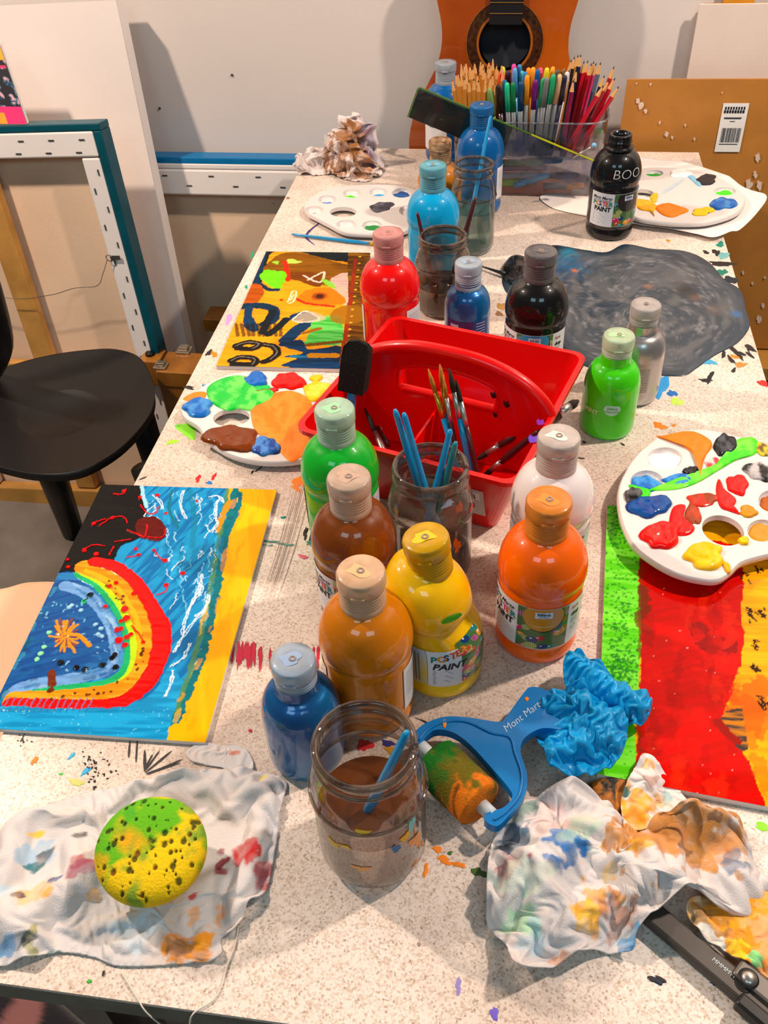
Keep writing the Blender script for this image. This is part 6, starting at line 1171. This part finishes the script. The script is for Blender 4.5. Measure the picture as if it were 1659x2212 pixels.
rag('cotton_rag', 'stained white cotton rag lying under the round sponge', 'rag', [(-60, 1900), (0, 1800), (35, 1765), (95, 1745), (200, 1712), (300, 1700), (400, 1672), (490, 1665), (612, 1684), (606, 1760), (578, 1920), (540, 1960), (515, 2010), (478, 2030), (474, 2072), (380, 2085), (260, 2088), (200, 2068), (130, 2060), (60, 2080), (-60, 2092), (-90, 2000)], 0, 92, 74, 1.16, .034, 5, WR,
    [(75, 1830, .014, C(150, 190, 220), .7), (95, 1840, .008, C(40, 50, 60), .8), (70, 1860, .006, C(20, 110, 120), .9), (70, 1795, .005, C(250, 190, 30), .9), (170, 1795, .005, C(40, 40, 40), .9), (165, 1865, .010, C(190, 60, 60), .7), (180, 1880, .012, C(170, 60, 100), .7), (75, 1930, .012, C(246, 180, 90), .7), (105, 1935, .004, C(250, 160, 10), .9), (120, 1900, .005, C(14, 70, 130), .9), (40, 1940, .004, C(20, 50, 80), .9), (70, 2030, .008, C(150, 150, 60), .8), (60, 2035, .005, C(60, 60, 60), .8), (115, 2052, .005, C(10, 100, 96), .9), (10, 2045, .008, C(60, 160, 220), .8), (395, 2042, .017, C(244, 150, 30), .95), (372, 2045, .008, C(160, 100, 50), .7), (430, 2030, .010, C(250, 160, 20), .9), (415, 1972, .006, C(240, 170, 100), .8), (525, 1838, .009, C(206, 20, 30), .95), (545, 1850, .008, C(210, 16, 20), .95), (570, 1880, .008, C(200, 40, 50), .8), (575, 1905, .005, C(200, 20, 30), .9), (470, 1830, .004, C(150, 10, 40), .9), (480, 1850, .005, C(150, 10, 40), .9), (475, 1870, .004, C(150, 10, 40), .9), (415, 1925, .003, C(190, 10, 30), .9), (565, 1672, .004, C(246, 220, 80), .8), (480, 1960, .007, C(240, 160, 90), .8), (200, 1930, .005, C(250, 180, 90), .7), (0, 1940, .01, C(170, 210, 230), .6), (300, 1990, .02, C(200, 225, 240), .5)],
    [([(60, 1780), (200, 1760), (330, 1690)], .010, .018), ([(330, 1980), (200, 2010), (60, 2010)], .012, .014), ([(590, 1700), (560, 1800), (520, 1960)], .012, .020), ([(430, 2040), (250, 2040)], .010, .012)], wave=12)
rag('cloth_scrap', 'torn white scrap of cloth beside the blue bottle', 'rag', [(405, 1625), (440, 1606), (475, 1612), (510, 1612), (535, 1625), (548, 1655), (540, 1672), (500, 1670), (480, 1660), (450, 1655), (415, 1645)], 0, 40, 28, 1.10, .014, 9, WR, [(505, 1612, .004, C(230, 120, 80), .7)])
rag('cotton_rag', 'large crumpled rag with ochre and blue stains at the front right', 'rag', [(1052, 1900), (1062, 1830), (1085, 1780), (1130, 1745), (1200, 1715), (1270, 1720), (1330, 1760), (1372, 1830), (1420, 1800), (1520, 1760), (1580, 1790), (1620, 1850), (1650, 1930), (1640, 1990), (1560, 1975), (1480, 1960), (1420, 1990), (1370, 2030), (1360, 2065), (1290, 2062), (1240, 2080), (1120, 2120), (1090, 2060), (1055, 2010), (1050, 1960)], 0, 116, 92, 1.30, .060, 13, WR,
    [(1215, 1850, .017, C(24, 110, 180), .95), (1240, 1838, .010, C(20, 110, 180), .95), (1110, 1810, .015, C(20, 80, 110), .9), (1090, 1830, .010, C(16, 30, 50), .9), (1100, 1895, .012, C(170, 50, 70), .8), (1130, 1760, .014, C(110, 150, 130), .7), (1340, 1830, .018, C(190, 124, 16), .9), (1375, 1855, .010, C(230, 170, 10), .9), (1280, 1960, .018, C(240, 160, 40), .85), (1260, 1985, .012, C(246, 190, 50), .8), (1210, 1790, .018, C(236, 200, 196), .7), (1240, 1820, .016, C(180, 210, 180), .6), (1130, 1990, .015, C(150, 220, 160), .6), (1120, 1920, .02, C(220, 236, 215), .6), (1480, 1800, .042, C(196, 132, 40), .9), (1540, 1780, .030, C(176, 118, 50), .85), (1450, 1790, .014, C(120, 80, 20), .8), (1430, 1830, .020, C(206, 130, 60), .7), (1560, 1850, .020, C(220, 150, 90), .7), (1330, 1990, .012, C(200, 130, 90), .7), (1210, 2070, .008, C(220, 140, 80), .7), (1360, 2045, .012, C(40, 150, 210), .8), (1580, 1870, .012, C(80, 110, 140), .8), (1540, 1790, .006, C(70, 50, 40), .8), (1470, 1850, .006, C(70, 60, 60), .8), (1310, 1900, .006, C(250, 200, 40), .5), (1150, 2040, .01, C(190, 220, 235), .6)],
    [([(1110, 2080), (1230, 2030), (1330, 1960), (1450, 1890)], .011, .040), ([(1145, 1770), (1160, 1850), (1180, 1930), (1200, 2000)], .010, .042), ([(1210, 1730), (1300, 1790), (1350, 1870)], .013, .036), ([(1070, 1860), (1080, 1960), (1110, 2030)], .010, .024), ([(1400, 1830), (1480, 1790), (1570, 1800)], .018, .036), ([(1600, 1860), (1540, 1920), (1440, 1950)], .010, .026)], wave=13)
rag('cotton_rag', 'orange-stained rag folded over the cutter at the right edge', 'rag', [(1480, 1960), (1540, 1930), (1600, 1920), (1660, 1930), (1740, 1950), (1760, 2080), (1680, 2120), (1620, 2090), (1560, 2060), (1510, 2020)], .010, 56, 46, 1.18, .030, 17, C(240, 200, 150), [(1560, 1990, .030, C(150, 96, 14), .9), (1620, 1980, .040, C(250, 164, 14), .95), (1650, 2050, .03, C(250, 140, 20), .9), (1600, 2060, .012, C(250, 200, 20), .9), (1630, 2085, .008, C(120, 220, 140), .9), (1530, 2040, .010, C(235, 235, 230), .9), (1650, 2010, .015, C(236, 180, 130), .8)], [([(1500, 1990), (1560, 2040), (1640, 2080)], .008, .018)])
rag('cotton_rag', 'white rag with ochre stains poking up before the red painting', 'rag', [(1340, 1740), (1375, 1660), (1392, 1640), (1420, 1660), (1470, 1715), (1480, 1740), (1440, 1770), (1400, 1800), (1360, 1800)], .004, 44, 40, 1.16, .026, 19, C(236, 224, 220), [(1390, 1740, .018, C(244, 170, 20), .95), (1395, 1660, .006, C(244, 170, 30), .9), (1370, 1770, .012, C(244, 160, 30), .9), (1400, 1690, .006, C(200, 150, 130), .7), (1355, 1715, .004, C(10, 100, 90), .9), (1440, 1720, .005, C(120, 190, 190), .7)], [([(1392, 1650), (1385, 1720), (1390, 1790)], .012, .026)])
rag('crumpled_tissue', 'brown-stained crumpled tissue at the far left table corner', 'tissue', [(638, 372), (655, 352), (690, 346), (720, 350), (750, 338), (795, 334), (828, 345), (835, 365), (815, 385), (785, 394), (745, 390), (715, 378), (690, 380), (655, 380)], 0, 76, 60, 1.25, .050, 23, C(222, 208, 204),
    [(752, 335, .034, C(150, 90, 16), .95), (775, 345, .030, C(156, 96, 20), .95), (728, 350, .022, C(140, 80, 20), .9), (700, 360, .014, C(190, 120, 100), .7), (805, 350, .016, C(120, 74, 24), .9), (770, 372, .012, C(150, 100, 30), .8), (745, 385, .010, C(220, 180, 110), .8), (800, 330, .014, C(90, 80, 140), .5), (792, 340, .014, C(206, 160, 130), .7)],
    [([(748, 362), (768, 356), (790, 360)], .028, .105), ([(760, 348), (800, 345)], .018, .09), ([(735, 372), (748, 380)], .014, .05), ([(655, 366), (680, 360)], .012, .045), ([(690, 362), (705, 364)], .010, .05)], wave=30, zs=.03, keep=.9, b5=.85, crush=(.016, 38))
# blue nitrile gloves
rag('nitrile_glove', 'crumpled blue nitrile glove lying on the roller handle', 'glove', [(1168, 1545), (1200, 1520), (1245, 1505), (1300, 1520), (1330, 1545), (1345, 1600), (1340, 1650), (1310, 1690), (1250, 1698), (1190, 1690), (1165, 1650), (1155, 1600)], .002, 84, 76, 1.42, .060, 29, C(0, 148, 210), [], [([(1190, 1560), (1260, 1580), (1320, 1640)], .016, .050), ([(1180, 1660), (1250, 1610), (1330, 1580)], .014, .045)], mat('blue_nitrile', C(12, 116, 178), .42, attr=True, coat=.1, var=.12), wave=26, b5=.82)
rag('nitrile_glove', 'crumpled blue nitrile glove behind, touching the green painting edge', 'glove', [(1225, 1450), (1250, 1440), (1290, 1470), (1340, 1500), (1390, 1530), (1395, 1570), (1360, 1592), (1310, 1570), (1260, 1540), (1222, 1510), (1212, 1470)], .004, 70, 60, 1.42, .050, 31, C(0, 152, 214), [], [([(1235, 1465), (1290, 1510), (1370, 1550)], .016, .045)], MATS['blue_nitrile'], wave=26, b5=.82)
# ================================================================== sponge
sgp = P(318, 1814, .048); so_ = thing('round_sponge', 'round yellow and green paint sponge with dark pores on the rag', 'sponge', (sgp.x, sgp.y, T+.022))
nth, nph = 150, 240; th, ph = np.meshgrid(np.linspace(1e-4, math.pi-1e-4, nth), np.linspace(0, 2*math.pi, nph)); th = th.T; ph = ph.T
rad = .0405; sx = np.sin(th); X = rad*np.sign(sx)*np.abs(sx)**.62*np.cos(ph); Y = rad*.98*np.abs(sx)**.62*np.sin(ph); Z = .013+.0145*np.sign(np.cos(th))*np.abs(np.cos(th))**.75
col = np.zeros(X.shape+(3,)); n1 = fbm(X*38+5, Y*38+7, 3, 3); w = np.clip((n1-.46)*9, 0, 1)[..., None]; col[:] = C(238, 196, 6); col = col*(1-w)+np.array(C(96, 176, 20))*w
n2 = fbm(X*30+50, Y*30, 8, 3); w = (np.clip((n2-.56)*8, 0, 1)*.8)[..., None]; col = col*(1-w)+np.array(C(246, 160, 10))*w
w = (np.clip((fbm(X*50+9, Y*50, 14, 3)-.6)*8, 0, 1)*.7)[..., None]; col = col*(1-w)+np.array(C(30, 150, 50))*w
Rr = random.Random(3); dep = np.zeros(X.shape)
for k in range(80):
    a_, r_ = Rr.uniform(0, 6.283), .038*math.sqrt(Rr.random()); hx, hy, hr = r_*math.cos(a_), r_*math.sin(a_), Rr.choice((.0006, .0008, .0011, .0015, .0020))
    m_ = (Z > .012); q = np.hypot(X-hx, (Y-hy)*.85)/hr; w = (np.clip(1.25-q, 0, 1)*m_); dep = np.maximum(dep, np.clip(w*2, 0, 1)*.0016); w = np.clip(w*2.2, 0, 1)[..., None]*.88; col = col*(1-w)+np.array(C(40, 50, 14) if k % 7 else C(110, 50, 10))*w
Z = Z-dep
g = np.stack([X, Y, Z], -1); o = grid_mesh('foam', g[::-1], mat('sponge_foam', rough=.9, attr=True, bump=.5, bscale=500), so_, col[::-1], False)
o.rotation_euler = (.10, .05, 0)
# ================================================================== foam roller
ro = thing('foam_roller', 'small foam paint roller with blue plastic frame', 'roller', tuple(P(1040, 1650, 0)))
zr = .022
fr_ = [(887, 1600), (914, 1572), (961, 1555), (1015, 1557), (1077, 1566), (1094, 1553), (1131, 1503), (1146, 1491), (1172, 1495), (1230, 1520), (1260, 1560), (1245, 1590), (1190, 1580), (1160, 1583), (1130, 1604), (1124, 1633), (1138, 1680), (1131, 1727), (1097, 1770), (1073, 1791), (1048, 1779), (1052, 1763), (1088, 1750), (1106, 1727), (1096, 1706), (1062, 1666), (1015, 1615), (979, 1589), (943, 1583), (921, 1597), (903, 1622), (886, 1618)]
ol = cat(PX(fr_, zr), 5); BLP = mat('blue_roller_plastic', C(0, 112, 180), .36, coat=.35, var=.06)
a_ = sum(ol[k][0]*ol[(k+1) % len(ol)][1]-ol[(k+1) % len(ol)][0]*ol[k][1] for k in range(len(ol))); ol = ol if a_ > 0 else ol[::-1]
vs, es, fs, *_ = geometry.delaunay_2d_cdt([Vector(p) for p in ol], [(k, (k+1) % len(ol)) for k in range(len(ol))], [], 0, 1e-7); A = np.array([tuple(v) for v in vs]); n = len(A); no = len(ol)
kp = [tuple(f) for f in fs if inpoly(np.array([A[list(f)].mean(0)[0]]), np.array([A[list(f)].mean(0)[1]]), ol)[0]]
V = [(x, y, T+zr+.0045) for x, y in A]+[(x, y, T+zr-.0045) for x, y in A]; F = kp+[tuple(n+k for k in reversed(f)) for f in kp]+[(k, n+k, n+(k+1) % no, (k+1) % no) for k in range(no)]
mesh('frame', V, F, BLP, ro, False, None, True)
inner = cat(PX([(905, 1606), (925, 1583), (963, 1566), (1010, 1567), (1060, 1590), (1100, 1600), (1112, 1635), (1126, 1680), (1120, 1725), (1090, 1762), (1066, 1778)], zr), 5, False)
tube('ridge', [(x, y, T+zr+.0048) for x, y in inner], .0012, BLP, ro, 8)
V, F = text_mesh('Mont Marte', .0092, .3, -.008); O = P(1093, 1590, zr); E1 = (P(1165, 1535, zr)-O).normalized(); E2 = Vector((-E1.y, E1.x, 0))
mesh('lettering', [Vector((O.x, O.y, T+zr+.0048))+E1*x+E2*y for x, y, _ in V], F, mat('silver_ink', C(190, 205, 214), .4), ro, False, None, True)
for px, s_ in (((960, 1570), .0022), ((1137, 1517), .0020)): dab('paint_fleck', ell_px(px[0], px[1], 4, 10 if s_ > .0021 else 5, zr, 3, .2), zr+.0046, C(240, 130, 20), ro, .0006)
e0, e1 = P(908, 1612, zr), P(1066, 1762, zr); dv = (e1-e0).normalized(); f0, f1 = P(936, 1640, zr-.002), P(1040, 1740, zr-.002); rr_ = .0205
V, F = tube_data([f0, f0+dv*.001, f0+(f1-f0)*.02+dv*.001, f0+(f1-f0)*.98, f1-dv*.001, f1], [rr_*.4, rr_*.9, rr_, rr_, rr_*.9, rr_*.4], 60)
pts = []; 
segs = 50; V2, F2 = tube_data([f0+(f1-f0)*t_ for t_ in np.linspace(0, 1, segs)], [rr_*min(1, .86+.14*min(k, segs-1-k)/2) for k in range(segs)], 72)
V2 = np.array([tuple(v) for v in V2]); s_ = (V2-np.array(f0)) @ np.array(dv)/(f1-f0).length; nz = fbm(V2[:, 0]*90, V2[:, 1]*90+V2[:, 2]*60, 5, 4); nz2 = fbm(V2[:, 0]*120+4, V2[:, 1]*120-V2[:, 2]*90, 9, 3)
cc = np.tile(np.array(C(16, 104, 22)), (len(V2), 1)); w = np.clip((s_-.38+(nz-.5)*1.2)*4, 0, 1)[:, None]; cc = cc*(1-w)+np.array(C(104, 92, 10))*w
w = np.clip((s_-.70+(nz2-.5)*1.2)*6, 0, 1)[:, None]; cc = cc*(1-w)+np.array(C(222, 116, 10))*w; w = np.clip((nz2-.66)*12, 0, 1)[:, None]*.8; cc = cc*(1-w)+np.array(C(60, 40, 10))*w
mesh('foam_sleeve', V2, F2, mat('roller_foam', rough=.95, attr=True, bump=.6, bscale=600, var=.2, vscale=300), ro, True, cc, True)
tube('axle', [e0, f0], [.006, .006], mat('frosted_plastic', C(206, 214, 218), .4), ro, 12); tube('axle', [f1, e1], [.006, .005], MATS['frosted_plastic'], ro, 12)
# ================================================================== cutter, thread, small things
kn = thing('utility_cutter', 'dark grey cutter with steel rivet half hidden by rags at the right corner', 'cutter', tuple(P(1520, 2080, 0)))
KA, KB = P(1395, 1955, .012), P(1700, 2210, .012); kd = (KB-KA).normalized(); ks = Vector((-kd.y, kd.x, 0)); ks = ks if ks.y > 0 else -ks
DG = mat('dark_grey_metal', C(74, 68, 64), .4, metal=.3, var=.15); 
slab('body', KA-ks*.009-Vector((0, 0, .009)), kd*(KB-KA).length, ks*.017, (0, 0, .010), DG, kn, .002)
slab('slide_cover', P(1592, 2086, .0131)-ks*.008, kd*.08, ks*.014, (0, 0, .003), mat('warm_grey_metal', C(104, 96, 90), .4, metal=.3), kn, .002)
slab('grip', P(1600, 2150, .004)-ks*.012, kd*.08, ks*.010, (0, 0, .012), BLKP, kn, .002)
rv = P(1617, 2113, .0166); V, F = lathe_data([(.0050, 0), (.0045, .0012), (.0030, .0022), (0, .0026)], 22); mesh('rivet', [Vector(v)+rv for v in V], F, FES, kn, True, None, True); V, F = lathe_data([(.0068, 0), (.0064, .0006), (.005, .0007)], 22); mesh('rivet_ring', [Vector(v)+rv-Vector((0, 0, .0002)) for v in V], F, BLKP, kn, True, None, True)
V, F = text_mesh('MMMMW', .0042, .1, 0); O = P(1536, 2074, .0136); mesh('lettering', [Vector((O.x, O.y, T+.0136))+kd*x+ks*(y+.0005)-Vector((0, 0, .0003)) for x, y, _ in V], F, mat('silver_ink', C(190, 205, 214), .4), kn, False, None, True)
th_px = [(515, 2000), (508, 2040), (490, 2090), (478, 2130), (460, 2160), (425, 2183)]; pts = [P(x, y, .0012) for x, y in th_px]
yf = Y0-.004
pts += [Vector((P(412, 2192).x, yf, T-.002)), Vector((P(400, 2192).x, yf-.002, T-.016)), Vector((P(370, 2190).x, yf-.003, T-.026)), Vector((P(340, 2185).x, yf-.002, T-.020)), Vector((P(315, 2175).x, yf, T-.003)), P(298, 2158, .0012), P(275, 2120, .0012), P(262, 2100, .0012)]
tag(tube('thread', [tuple(q) for q in cat([tuple(p) for p in pts], 5, False)], .0006, mat('cotton_thread', C(232, 222, 206), .8), None, 6), 'loose white thread looping over the near table edge', 'thread')
sp_ = thing('paint_ladle', 'black paint-coated spoon lying left of the capped black bottle', 'spoon', tuple(P(1110, 590, 0)))
so = ell_px(1118, 582, 34, 33, .006, 2, .05, 30, .5); dab('bowl', so, .001, C(26, 24, 26), sp_, .012, VC_PAINT, C(90, 80, 78), 12, .8, 60, .003, 5)
tube('handle', [P(1092, 592, .006), P(1070, 585, .006), P(1042, 576, .005)], [.0035, .0022, .0010], mat('black_smear', C(40, 40, 42), .4), sp_, 8)
dk = thing('paint_tray', 'dark multicoloured paint tray corner under the blue glove', 'tray', tuple(P(1330, 1710, 0)))
ol = cat(PX([(1270, 1690), (1320, 1672), (1360, 1660), (1368, 1690), (1350, 1740), (1330, 1752), (1290, 1720)], .006), 5); dab('tray', ol, .0005, C(40, 34, 26), dk, .006, VC_DRY, C(190, 110, 30), 8, .3, 160, .001, 4)
